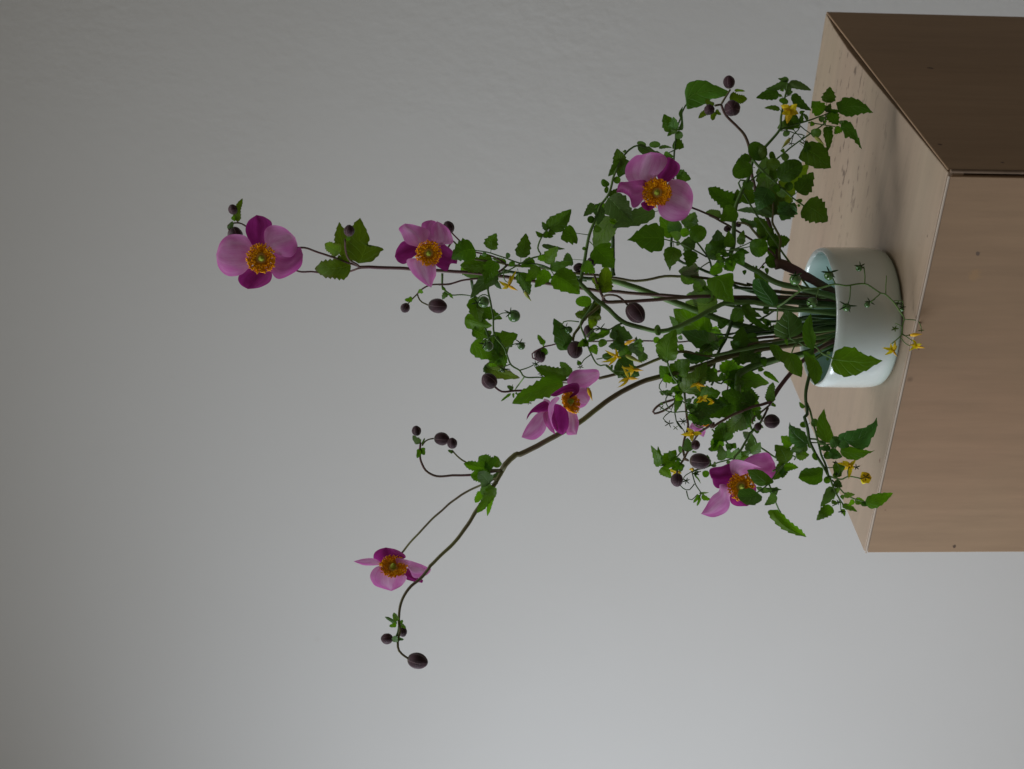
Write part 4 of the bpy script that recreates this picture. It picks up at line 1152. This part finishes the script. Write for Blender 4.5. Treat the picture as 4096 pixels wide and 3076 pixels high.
yflower('R', '590,1010', '', 3.2, '465,1160', 40, green=1); yflower('R', '960,985', '', 3.2, '1098,1105', 40, green=1)
star('R', '605,1085', 55, 3, 5, 16, 0, 1.4); star('R', '810,1060', 60, 3, 5, 16, 0, .2)
leaves('G', '''
o0 | 1140,830 1130,870 985,720 | 170 | 3
o0 | 1010,870 1140,750 | 120 | 2.8
t0 | 1010,885 985,860 842,915 | 95 | 3
o0 | 1030,960 1010,955 812,1030 | 175 | 3.4
o0 | 1100,985 1140,930 1285,925 | 120 | 3.4
o0 | 1180,1120 1255,1060 1490,910 | 200 | 4
o1 | 1110,1010 1105,1070 | 60 | 3.6
o0 | 1170,1030 1260,1020 | 120 | 3.2
o0 | 1300,880 1360,830 | 80 | 2.6
t0 | 1400,1240 1450,1200 1606,1003 | 165 | 4
t4 | 1400,1260 1385,1320 1290,1480 | 190 | 4.4
t4 | 1440,1330 1250,1400 | 110 | 4.3
t0 | 1512,1335 1748,1490 | 245 | 4.6
t4 | 1210,1125 1165,1170 1055,1380 | 195 | 4.2
t4 | 1130,1150 1080,1140 | 90 | 4.2
o0 | 990,1090 960,1180 | 110 | 3
o0 | 1330,1170 1250,1230 | 110 | 3.2
o0 | 1340,1110 1390,1180 | 90 | 3.4
o0 | 1280,1150 1210,1180 | 80 | 3.2
t0 | 840,1350 835,1360 690,1480 | 160 | 3.2
o1 | 1440,1290 1500,1280 | 42 | 4
o1 | 1470,1320 1455,1345 | 30 | 4
o0 | 1190,800 1230,900 | 60 | 2.2
''')
S('J', '550,500,3 750,465,3.2 940,432,3.4', 5, 4); S('J', '760,460,3 900,400 960,370', 5, 4)
leaves('J', '''
o1 | 940,432 1178,420 | 235 | 3.6
t0 | 830,430 820,405 868,222 | 100 | 3.4
t1 | 690,440 680,230 | 130 | 3.2
t2 | 560,480 540,215 | 200 | 2.6
t0 | 400,520 640,350 | 170 | 2.2
t1 | 770,500 790,495 870,670 | 150 | 3.8
t0 | 780,490 940,510 | 80 | 3.6
t1 | 700,560 730,750 | 140 | 3.6
t1 | 640,650 720,740 | 110 | 3.6
o1 | 600,700 440,760 | 130 | 3.6
t1 | 560,590 620,700 | 90 | 3.6
t2 | 420,540 560,600 | 60 | 3.6
t1 | 500,520 600,600 | 80 | 3.8
t1 | 560,470 660,560 | 90 | 3.8
t2 | 600,540 760,520 | 50 | 3.8
t0 | 900,760 850,740 | 60 | 2.6
t1 | 520,620 590,660 | 60 | 3.8
''')
outline('J', '500,810', '420,840 410,900 460,1000 560,1090', '748,1140', '620,780 715,770 740,860 725,960', 4, 4.6, LM['1'], teeth=.5, freq=6, cup=-.2)

# --- fruit truss hanging in front of the bowl
T.finish()
T = Thing('tomato_branch', 'slender fruit truss hanging down in front of the bowl, tiny green tomatoes along it', TO, GT, 'green')
S('J', 'J2090,1190,3 1700,1200,3 1400,1210,4 1310,1190,4.5', 9, 9)
S('J', '1300,1190,4.5 1450,1090,5.5 O340,820,6 560,795,6.4 760,750,6.8 920,765,7 1130,742,7 1240,800 1340,860 1400,880,7.2 1500,980 1580,1090,7.4 1630,1180,7.6 1610,1270 1605,1370,7.8 1560,1430 1475,1500', 9, 5)
S('J', '1295,1190,4.5 1295,1300,4.2 1290,1400', 5.5, 5)
outline('J', '1240,1190', '1120,1130 1020,1040 985,950 990,850', '1060,835', '1300,1150 1285,1040 1210,940 1130,860', 5, 5.5, LM['4'], cup=-.2, teeth=.1)
S('O', '340,820,6 290,760 260,700', 5.5, 5); S('O', '765,750,6.8 735,680 700,600', 5.5, 4.5); S('O', '555,800,6.4 520,920 480,1000', 5.5, 5)
S('O', '955,765,7 950,900 925,990', 5.5, 5); S('O', '1135,742,7 1138,640 1122,525', 5.5, 5); S('O', '1400,870,7.2 1400,760 1410,638', 5, 4)
S('O', '1335,860,7.2 1260,930 1205,980', 5, 5); S('O', '1490,962,7.2 1560,960 1620,965 1610,1040', 4, 5); S('O', '1630,1190,7.6 1750,1200 1820,1225 1850,1310', 4, 4)
S('O', '1605,1280,7.7 1520,1242', 4, 4); S('O', '1600,1370,7.8 1650,1400 1760,1480', 4, 4); S('O', '1590,1420,7.8 1640,1490 1710,1530', 4, 3.5); S('O', '1605,1375,7.8 1640,1400 1720,1385', 4, 4)
tomato('O', '255,690,6.2', 74, '255,640', 6.2, 95, None, -1.6, 26); tomato('O', '682,640,6.8', 62, '690,600', 6.8, 125, None, -.5, 30)
tomato('O', '470,980,6.4', 70, '470,1000', 6.4, 110, None, 1.4, 24); tomato('O', '905,1040,7', 55, '915,1020', 7, 120, None, 1.2, 26)
tomato('O', '1062,545,7', 44, '1080,520', 7, 85, None, -1.8, 24); tomato('O', '1165,1008,7', 38, '1200,970', 7, 75, None, .6, 22)
tomato('O', '1608,1068,7.2', 26, '1612,1040', 7.2, 55, None, 1.2, 18)
star('O', '1515,1310', 55, 7.2, 5, 26, 1, 1.4); star('O', '1850,1330', 45, 7.6, 4, 16, 1, 1.4); star('O', '1550,990', 50, 7, 4, 26, 0, .3)
yflower('O', '1495,1590', '1350,1552 1385,1645 1520,1455 1462,1490 1545,1520', 8, '1545,1665', 52)
yflower('O', '1785,1530', '1698,1520 1735,1440 1862,1505 1695,1592 1800,1570', 8, '1900,1556', 46)
yflower('O', '1710,1392', '', 8, '1862,1378', 50)
# --- foliage right over the bowl mouth
T.finish()
T = Thing('tomato_branch', 'short tomato sprig over the bowl mouth, its biggest leaf lying across the bowl side', TO, GT, 'green')
S('L', 'L2080,400,3 L1900,430,3 1650,560,4 1500,590,4.5 1420,540,4.6 1290,475,5', 9, 7)
S('L', '1530,600,4.5 1620,590,5 1700,670,5.5 1780,710,6 1890,765,6.5', 8, 6)
S('L', '1400,530,4.6 1350,590 1310,690,5', 7, 5); S('L', '1700,670,5.5 1650,720 1600,760,5.6', 5, 4)
outline('L', '1290,480', '1200,490 1110,440 1095,340 1170,240', '1240,118', '1400,440 1452,370 1440,270 1340,170', 5.2, 6, LM['4'], cup=-.12, teeth=.15)
outline('L', '1590,640', '1490,560 1455,440 1470,300', '1562,163', '1625,480 1590,380 1575,260', 5.6, 6, LM['1'], cup=.3, teeth=.1)
outline('L', '1890,762', '1850,680 1950,615 2100,605 2150,640 2212,690 2330,725', '2468,768', '1815,800 1850,880 1950,945 2070,955 2220,900 2350,830', 6.6, 7.4, LM['1'], cup=-.15, teeth=.8, freq=6)
outline('L', '1310,690', '1200,640 1190,700 1240,850 1330,930', '1442,978', '1370,690 1440,780 1450,900', 5.2, 5.8, LM['0'], cup=-.2, teeth=.3, freq=5)
outline('L', '1140,570', '1040,570 1080,690 1150,760', '1235,810', '1170,600 1230,680 1260,760', 4.6, 5, LM['0'], cup=-.2, teeth=.3, freq=5)
outline('L', '1640,760', '1500,720 1510,850 1560,980', '1610,1080', '1660,790 1700,900 1670,1010', 5.8, 6.2, LM['0'], cup=-.1, teeth=.4, freq=5)
leaves('L', '''
t0 | 1600,760 1460,650 | 120 | 5.4
t2 | 1600,660 1520,650 | 70 | 5.6
o0 | 1770,690 1790,650 | 50 | 6
o2 | 1750,740 1790,750 | 40 | 6
t0 | 1240,490 1270,575 | 40 | 5
''')

# --- central foliage
T.finish()
T = Thing('tomato_branch', 'dense leafy tomato shoot half hidden in the middle, broad leaves behind the crossing stems', TO, GT, 'deep')
S('L', 'L2080,300,0 L1800,260,0 1400,240,0 1150,120,-.5 1000,200,-1 800,310,-1 720,350,-1', 8, 8, 'green')
S('L', '2050,240,0 1700,270 1400,330 1100,360,-.5 900,380,-1 680,440,-1', 10, 22)
S('L', '2080,380,1 1700,430,1 1200,520,1 900,560,1 500,470,1 350,540,1 200,650,1.5 120,700', 12, 8, 'green')
S('L', '2060,300,-.5 1800,300 1400,380 1000,420 700,400 500,440,-1 300,430,-1 0,410 K1850,420', 8, 7)
S('L', '660,40,-1 560,270,-1 480,500,-1 400,640,-.5 340,800,0 330,1000 300,1080', 17, 9)
S('L', '300,1000,0 420,1060 480,1010 600,1000,0', 8, 5, 'green')
S('L', '500,1150,-2 510,1060 440,960,-2 460,800', 6, 5, 'purple')
for q_, a_, b_, mt_ in (
  ('2090,440,1 1950,440,1 1500,418,1.2 1080,418,1.5 1000,425,2', 24, 20, 'deep'), ('2090,470,2 1950,484,2 1500,488,2 1150,465,1.5 1010,440,1.5', 13, 10, 'green'),
  ('2080,400,0 1950,405,0 1600,395,0 1250,392,-.4 1050,385,-1', 20, 14, 'purple'), ('2080,520,-1 1950,510,-1 1650,562,-1.5 1400,575,-2 1250,560,-2', 12, 10, 'deep'),
  ('2090,580,1 1950,575,1 1600,600,.5 1350,640,0 1150,655,-.5', 15, 13, 'deep'), ('2080,600,-1 1950,612,-1 1700,625,-1 1300,660,-1 1100,700,-1', 30, 26, 'deep'),
  ('2080,655,0 1900,650,0 1600,685,0 1350,700,0 1200,720,-.5', 15, 11, 'purple'), ('2080,690,2 1930,688,2 1640,720,2 1350,765,2.2 1100,810,2.2 900,850,2', 17, 13, 'green'),
  ('2080,700,1 1930,715,1 1640,755,1 1300,800,1 1000,870,1 800,930,1 650,980,.6', 20, 17, 'olive'), ('2080,740,0 1930,745,0 1750,800,0 1560,850,0 1300,905,0 1130,990,0 1110,1040,0 1105,1180,-.5', 20, 30, 'green'),
  ('2070,360,-1 1930,372,-1 1600,350,-1 1300,320,-1.4 1080,300,-2', 18, 14, 'deep'), ('2070,540,0 1950,540,0 1700,535,-.5 1560,560,-1', 14, 12, 'deep'),
  ('2070,640,1.5 1950,640,1.5 1800,650,1.6 1640,660,1.6', 12, 12, 'green'), ('2070,455,3 1960,460,3 1800,452,3 1600,450,3', 16, 14, 'deep')):
    S('U', q_, a_, b_, mt_, attach=False)
leaves('U', '''
t0 | 1130,820 1290,900 | 130 | 0
t1 | 1100,1060 1020,930 | 150 | -1
t1 | 1210,1180 1130,1400 | 170 | -1
t0 | 1080,1220 980,1140 | 120 | 0
t1 | 700,960 620,880 | 110 | 1
t0 | 980,760 900,690 | 110 | 0
t1 | 1330,300 1240,180 | 100 | 1
t0 | 1000,620 950,560 | 90 | -1
t1 | 940,1010 840,980 | 90 | 1.5
t0 | 1180,880 1060,870 | 100 | .5
t1 | 950,300 1010,220 | 90 | 3
t0 | 1120,1240 860,1345 | 170 | -.5
t1 | 1060,1260 900,1270 | 120 | -.8
t0 | 780,1000 850,1080 | 100 | 2
''')
leaves('L', '''
t0 | 650,600 690,328 | 190 | 2
t0 | 650,600 540,520 | 120 | 1.8
t0 | 660,60 690,65 940,215 | 110 | 2
t0 | 700,150 720,170 1055,385 | 80 | 2
t0 | 980,300 1010,385 | 90 | 2
o0 | 1060,290 940,240 | 70 | 1.6
t0 | 990,180 1000,20 | 80 | 1.4
t1 | 690,90 530,300 | 150 | -2
t1 | 620,300 700,170 | 90 | -2
t1 | 500,960 650,760 | 250 | -2
t1 | 500,990 1035,1052 | 250 | -2
t1 | 560,1020 830,1160 | 190 | -2.4
t1 | 480,950 780,850 | 160 | -2.4
t0 | 850,640 700,760 | 160 | -1
t0 | 860,660 900,790 | 130 | -1
t0 | 870,600 760,480 | 150 | -1
t0 | 680,680 640,830 | 120 | -1
t0 | 880,480 700,480 | 130 | -1.4
t0 | 940,720 980,850 | 80 | 1
t1 | 960,910 1160,1050 | 66 | 1.4
t1 | 890,870 970,880 | 60 | 1
t0 | 660,1110 630,960 | 110 | 0
''')
leaves('I', '''
t0 | 1750,1010 1405,1040 | 190 | -3
t0 | 1800,1130 1390,1130 | 220 | -3
t0 | 1650,1180 1800,1250 | 120 | -3
t0 | 1700,970 1560,1040 | 150 | -3
''')
leaves('K', '''
t1 | 1850,440 1400,110 | 340 | -3
t1 | 1900,470 1950,330 | 200 | -3
t2 | 1500,430 1350,200 | 120 | -3.4
t1 | 1700,450 2060,480 | 180 | -3
t1 | 1330,830 1325,760 1432,370 | 270 | 3.4
t0 | 1350,760 1200,700 | 110 | 3.2
t1 | 1380,940 1595,740 | 240 | 2.4
t1 | 1370,960 1225,830 | 170 | 2.4
t1 | 1380,960 1270,1030 | 130 | 2.4
t4 | 1960,580 1500,400 | 240 | 2.6
t0 | 1900,600 1980,540 | 120 | 2
t0 | 1750,600 1900,720 | 160 | 0
t0 | 1520,1150 1820,785 | 240 | 3
t0 | 1530,1130 1450,950 | 110 | 2.8
t0 | 1750,880 2005,1025 | 165 | 2.6
t0 | 1600,760 1880,740 | 140 | 2
t4 | 1520,690 1920,740 | 70 | 2.4
t1 | 1530,1160 1400,1100 | 140 | 2
t1 | 1500,1200 1430,1270 | 120 | 2
t2 | 1390,1180 1220,1160 | 70 | 1
t1 | 1700,1230 2000,1170 | 240 | 0
t1 | 1650,1300 1990,1290 | 130 | .5
t0 | 1700,1300 2090,1330 | 160 | 1
t4 | 1640,1430 2070,1330 | 230 | 1.8
t4 | 1640,1440 1900,1550 | 170 | 1.6
t1 | 1600,1440 1720,1540 | 90 | 1.6
t0 | 1560,1350 1660,1320 | 100 | 1
t0 | 1480,560 1540,680 | 70 | 0
t0 | 1480,500 1500,440 | 60 | 0
t0 | 1450,1010 1390,1060 | 90 | 2
t1 | 1480,1260 1440,1380 | 90 | 1.4
t2 | 1500,1270 1420,1440 | 70 | 1.4
t0 | 1650,1100 1720,1230 | 130 | .6
''')
S('K', '1320,770,3.2 1400,980 1450,1050 1530,1160 1560,1300 1620,1420 1700,1540,1', 8, 5, 'green')
S('K', '1540,1300,1.5 1480,1250,2 1420,1220 1300,1190 1220,1110 1230,1060 1270,1000', 6, 4, 'green')
S('K', '1640,1440,1 1560,1412,2 1400,1420 1310,1400 1240,1355', 5, 4, 'green'); S('K', '1330,1200,2 1305,1280 1370,1390 1420,1260 1400,1220', 5, 4, 'green')
S('K', '1380,1400,2 1310,1450 1275,1500 1340,1560', 4.5, 4, 'deep'); S('K', '1420,1430,2 1440,1540 1520,1645 M490,260 M580,380,2 M600,440', 5, 4, 'deep')
S('K', '1270,1010,2 1310,1040 1310,1110', 4, 3, 'deep')
star('K', '1345,1560', 75, 2.4, 5, 18, 0, -1.3); star('K', '1350,1190', 45, 2, 5, 14, 1, 0); star('M', '480,350', 45, 2, 4, 14, 1, 2.4)
star('M', '580,270', 75, 2, 7, 18, 0, 2.2); star('K', '1255,1360', 50, 2, 4, 18, 1, 2.2)
yflower('K', '1700,1060', '1610,1112 1728,950 1745,1160 1760,1080', 3.4, '1815,1095', 55)
yflower('K', '1770,1235', '1690,1300 1838,1198 1832,1285 1700,1250', 3.2, '1720,1290', 60)
yflower('K', '1905,1290', '1812,1238 1835,1326', 3.2, None, 45)
rg = random.Random(21)
def tufts(crop, boxes, ln, dep, kinds):
    for (x0, y0, x1, y1, n) in boxes:
        for _ in range(n):
            x, y = rg.uniform(x0, x1), rg.uniform(y0, y1); a = rg.uniform(0, 6.28); L = rg.uniform(*ln)
            blade(rg.choice(kinds), crop, '%.1f,%.1f %.1f,%.1f' % (x, y, x + math.cos(a) * L, y + math.sin(a) * L), L * rg.uniform(.4, .75), rg.uniform(*dep))
tufts('K', [(600, 500, 960, 900, 12), (1420, 1000, 1700, 1450, 14), (1150, 1050, 1420, 1300, 4)], (45, 100), (.5, 3.2), ['t2', 't1', 't2', 't0'])
tufts('J', [(480, 450, 780, 660, 14)], (40, 90), (3.2, 4.4), ['t2', 't1', 'o1'])
tufts('L', [(880, 250, 1150, 420, 6), (600, 560, 900, 760, 7), (250, 820, 600, 1080, 5)], (60, 120), (-1, 2), ['t0', 't1', 't0'])
# a half hidden pink flower at the back
flower('M', '880,330', 50, [
 ('860,330', '800,280 700,280', '650,350', '820,350 740,385', 'p', -.2, 0), ('880,310', '900,280 920,260', '940,262', '930,300 940,285', 'p', -.2, 0),
 ('850,350', '760,360 720,400', '835,470', '860,400', 'p', -.4, 0)], d=0, n=(-.3, -.8), count=60)
yflower('M', '700,430', '545,436 615,352 655,355 822,430 690,528', 3, None, 75)
S('M', '700,430,2.6 850,360,2 740,330,1.6 670,230,1 620,150,1', 5, 4, 'green')
# --- leaf cluster around the lowest flower
T.finish()
T = Thing('tomato_branch', 'tomato shoot around the lowest pink flower, a long twisted leaf hanging at its end', TO, GT, 'green')
S('L', 'L2080,520,0 L1750,600,-1 L1450,700,-1 1150,760,-1 900,850,-1 720,930,-1 640,1000,-1 650,1150,-1 700,1400,-1.5 780,1560,-1 830,1660,-1 M1500,330,-1 M1440,430 M1480,480 M1510,580,-1', 18, 8)
S('M', '1510,590,-1 1480,650,0 1200,740,0 1000,800,0 850,860,0', 7, 5); S('M', '940,370,-1 1080,480,-1 1200,610,0', 7, 6)
S('M', '1500,560,-1 1700,700,1 1850,800,3 1750,930,4.5 1650,1070,5 1510,1170,5.4', 8, 6); S('M', '1660,1060,5 1700,1150,4.8 1730,1250,4.6 1790,1400,4 N230,1420', 8, 6)
S('N', '130,900,4.5 290,790,4 390,650,3.6 420,620', 7, 6); S('N', '350,690,3.8 420,720 400,760', 7, 5)
S('M', '290,830,0 400,800 480,740 550,660 620,610,-1', 7, 5)
S('M', '850,860,0 700,900,.5 700,960 740,1080 800,1170 780,1230,1', 6, 5, 'deep'); S('M', '720,1060,.6 640,1140 540,1080 580,1000', 5, 4, 'deep'); S('M', '620,1150,.6 655,1265 710,1240 760,1190', 5, 4, 'deep'); S('M', '800,1170 900,1250', 7, 7)
S('M', '690,900,.5 600,960 580,1010', 4, 4, 'deep'); S('M', '700,880,.5 780,910 800,900', 4, 4, 'deep')
leaves('M', '''
t1 | 265,845 168,572 | 95 | 1
t1 | 290,810 258,582 | 64 | 1.4
t1 | 320,830 488,630 | 190 | 0
t0 | 475,770 400,638 | 95 | 1
o0 | 545,670 528,578 | 60 | .6
t4 | 480,740 560,770 | 44 | 1
t1 | 295,860 430,990 | 120 | .6
t0 | 1110,520 1060,270 | 250 | 1
t0 | 1060,500 960,650 | 130 | .6
s1 | 1400,90 1290,392 | 260 | .4
t0 | 1000,480 950,650 | 90 | .2
t2 | 960,620 890,620 | 60 | .2
t0 | 1060,765 1040,560 | 115 | 1
t1 | 1150,740 1160,620 | 100 | .4
t1 | 1200,740 1280,600 | 130 | .8
t0 | 1260,740 1420,640 | 130 | .6
t1 | 1240,745 1435,735 | 66 | 1
t0 | 1440,680 1555,532 | 130 | 1
t2 | 1400,650 1450,440 | 110 | 0
t4 | 1440,470 1330,400 | 100 | .4
t2 | 1200,610 1110,560 | 100 | 0
t1 | 1210,610 1240,540 | 80 | 0
o0 | 850,890 870,980 | 88 | 1
t0 | 880,850 880,690 | 90 | -.4
o0 | 990,820 970,780 | 36 | .6
o0 | 1120,790 1180,790 | 44 | .6
t0 | 740,900 740,980 | 40 | 1
o0 | 930,830 1000,830 | 30 | 1
t0 | 780,1180 905,1170 | 26 | 1.4
s0 | 790,1200 705,1300 | 50 | 1.4
s0 | 790,1230 750,1340 | 40 | 1.4
t1 | 810,1210 930,1260 | 60 | 1.4
t0 | 720,950 800,1060 | 20 | 1
''')
star('M', '615,1020', 60, 1, 6, 20, 0, 1.8); star('M', '740,930', 50, 1, 5, 26, 0, .6)
yflower('M', '500,910', '385,880 400,900 440,945 560,925', .2, None, 60); yflower('M', '690,870', '650,880 700,905 720,870', .4, None, 40)
outline('M', '1650,1070', '1560,1090 1480,1050 1420,960', '1385,885', '1720,1040 1660,960 1560,890 1450,875', 5.2, 6.2, LM['0'], cup=-.25, teeth=.15)
outline('M', '1515,1170', '1450,1125 1360,1125 1290,1145', '1262,1210', '1575,1230 1500,1310 1400,1320 1300,1270', 5.6, 6.4, LM['4'], cup=-.25, teeth=.5, freq=5)
outline('N', '190,1385', '100,1395 80,1440 150,1530 250,1620 400,1690', '558,1733', '230,1420 300,1500 380,1570 480,1650', 3.8, 4.6, LM['1'], cup=-.5, teeth=.9, freq=7, wav=.5)
leaves('M', '''
t2 | 1570,1150 1500,1100 | 60 | 5
t2 | 1560,1160 1825,1132 | 60 | 5
t2 | 1640,1110 1590,1180 | 60 | 5
t2 | 1740,1190 1605,1330 | 110 | 4.8
t0 | 1700,1130 1760,1200 | 110 | 4.6
t2 | 1720,1250 1690,1300 | 20 | 4.4
t0 | 1930,690 1880,800 1735,565 | 210 | 4
t0 | 1860,820 1720,1010 | 150 | 3.6
t0 | 1850,850 1830,990 | 110 | 3.6
t1 | 1850,860 2035,855 | 100 | 4.2
t1 | 2000,700 2165,690 | 120 | 4
''')

# --- lower tomato branch towards the viewer's lower left
T.finish()
T = Thing('tomato_branch', 'lowest tomato shoot, reaching over the bright plinth edge with pointed leaves and yellow flowers', TO, GT, 'deep')
S('L', 'L2080,560,2 L1800,640,2.4 L1620,740,3 L1565,850,3.4 L1545,950,3.6 1500,1120,4 1495,1250 1515,1450,4.6 N530,200 N565,350 590,510,5.2 640,620 720,760 790,880 840,970,6', 17, 11)
S('L', '1510,1300,4 N600,130,4.4 650,330 700,500,4.8 740,680 790,800 830,950,6', 9, 9, 'green')
S('N', '850,970,6 900,1120,6.4 960,1230 1050,1350 1120,1400,7', 9, 5, 'green'); S('N', '880,1010,6 970,1110,6.4 1050,1190 1160,1250 1320,1290,7.4', 7, 5, 'green')
S('N', '850,965,6 930,990,6.4 1000,1005 1080,965,6.8 1160,975 1250,995,7.2', 8, 5, 'green'); S('N', '1085,965 1080,900,6.8 1100,840', 6, 5, 'deep')
S('N', '940,990,6.4 960,930,6.2 990,880 940,800', 4, 4, 'green'); S('N', '820,855,5.8 895,848', 5, 4, 'green')
S('N', '590,490,5.2 700,500,5.4 760,560 960,545,6 1100,500', 8, 5, 'green'); S('N', '590,540,5.2 720,540,5.4 800,545', 6, 4, 'green'); S('N', '960,545,6 1050,600', 5, 4, 'green')
S('N', '960,1230,6.4 990,1330 990,1400', 5, 4, 'green'); S('N', '950,1310,6.5 880,1340', 5, 4, 'green')
outline('N', '790,540', '710,470 685,380 710,230', '781,107', '885,530 878,400 810,240', 5.6, 6, LM['1'], cup=.2, teeth=.3, freq=4)
outline('N', '1030,520', '960,490 1005,430 1130,395 1290,355 1390,300', '1446,218', '1090,560 1180,605 1270,615 1345,550 1375,480 1440,350', 6.2, 7, LM['4'], cup=.25, teeth=.7, freq=5)
outline('N', '980,650', '1010,590 1120,600 1270,630 1350,650', '1422,636', '1010,700 1090,740 1200,748 1330,680', 6.2, 7, LM['1'], cup=-.2, teeth=.5, freq=5)
outline('N', '585,545', '540,430 470,370 370,330', '343,278', '500,600 400,560 350,500 335,380', 5.4, 6, LM['4'], cup=-.2, teeth=.5, freq=5)
outline('N', '770,880', '740,850 640,865 540,870 480,920', '452,985', '760,950 740,1030 640,1070 520,1030', 5.8, 6.2, LM['0'], cup=.3, teeth=.4, freq=5)
leaves('N', '''
t0 | 560,560 355,645 | 160 | 5
t1 | 390,540 232,455 | 150 | 4.6
t1 | 420,720 440,700 592,690 | 115 | 4.6
o0 | 600,290 560,320 470,310 | 78 | 4.6
o0 | 610,290 712,290 | 105 | 4.8
t0 | 530,100 463,22 | 52 | 4
o0 | 620,560 580,600 | 70 | 5.3
o0 | 700,690 630,730 | 105 | 5.4
o0 | 740,700 770,700 880,710 | 100 | 5.6
o4 | 700,530 805,550 | 60 | 5.6
t4 | 860,615 705,615 | 75 | 5.6
t4 | 800,560 850,560 1010,540 | 110 | 6
t4 | 960,550 1100,590 | 110 | 6
t4 | 850,640 1010,720 | 130 | 6
t2 | 880,520 1000,480 | 90 | 5.8
t0 | 900,900 1050,850 | 150 | 5.4
t0 | 910,900 1000,960 | 130 | 5.4
o0 | 855,985 780,1040 | 90 | 6
t4 | 910,1030 1010,1100 | 100 | 6
t1 | 930,1110 940,1200 | 100 | 5.8
t2 | 885,1100 732,1350 | 130 | 6
t1 | 900,1150 900,1260 | 70 | 6
t0 | 885,1358 683,1522 | 145 | 6.4
t0 | 870,1280 960,1300 | 50 | 6.2
t0 | 1005,1310 1010,1330 1200,1412 | 72 | 6.8
t0 | 1000,1380 1040,1472 | 52 | 6.8
t1 | 1030,1210 1168,1195 | 70 | 6.8
t1 | 1150,1260 1085,1335 | 60 | 7
t1 | 1170,1270 1300,1290 | 90 | 7
t4 | 1250,1300 1330,1340 | 60 | 7.2
t1 | 1310,1320 1650,1176 | 165 | 7.6
t1 | 1000,1200 1020,1260 | 50 | 6.6
''')
yflower('N', '1110,830', '940,795 1180,752 1030,888 1075,918 1085,1000 1000,770 1160,870', 6.6, None, 62)
yflower('N', '1308,982', '1255,908 1350,925 1382,985 1345,1055 1262,1062 1232,985', 7, None, 120)
star('N', '915,790', 40, 6, 4, 20, 0, 3.4); star('N', '1185,850', 55, 6.8, 5, 20, 0, -.5); star('N', '940,940', 50, 6, 5, 24, 0, 2)
star('N', '1000,1410', 50, 6.6, 4, 20, 0, 1.4); star('N', '960,1290', 50, 6.5, 5, 20, 0, .4); star('N', '1308,975', 70, 7.6, 5, 18, 0, .3)

T.finish()
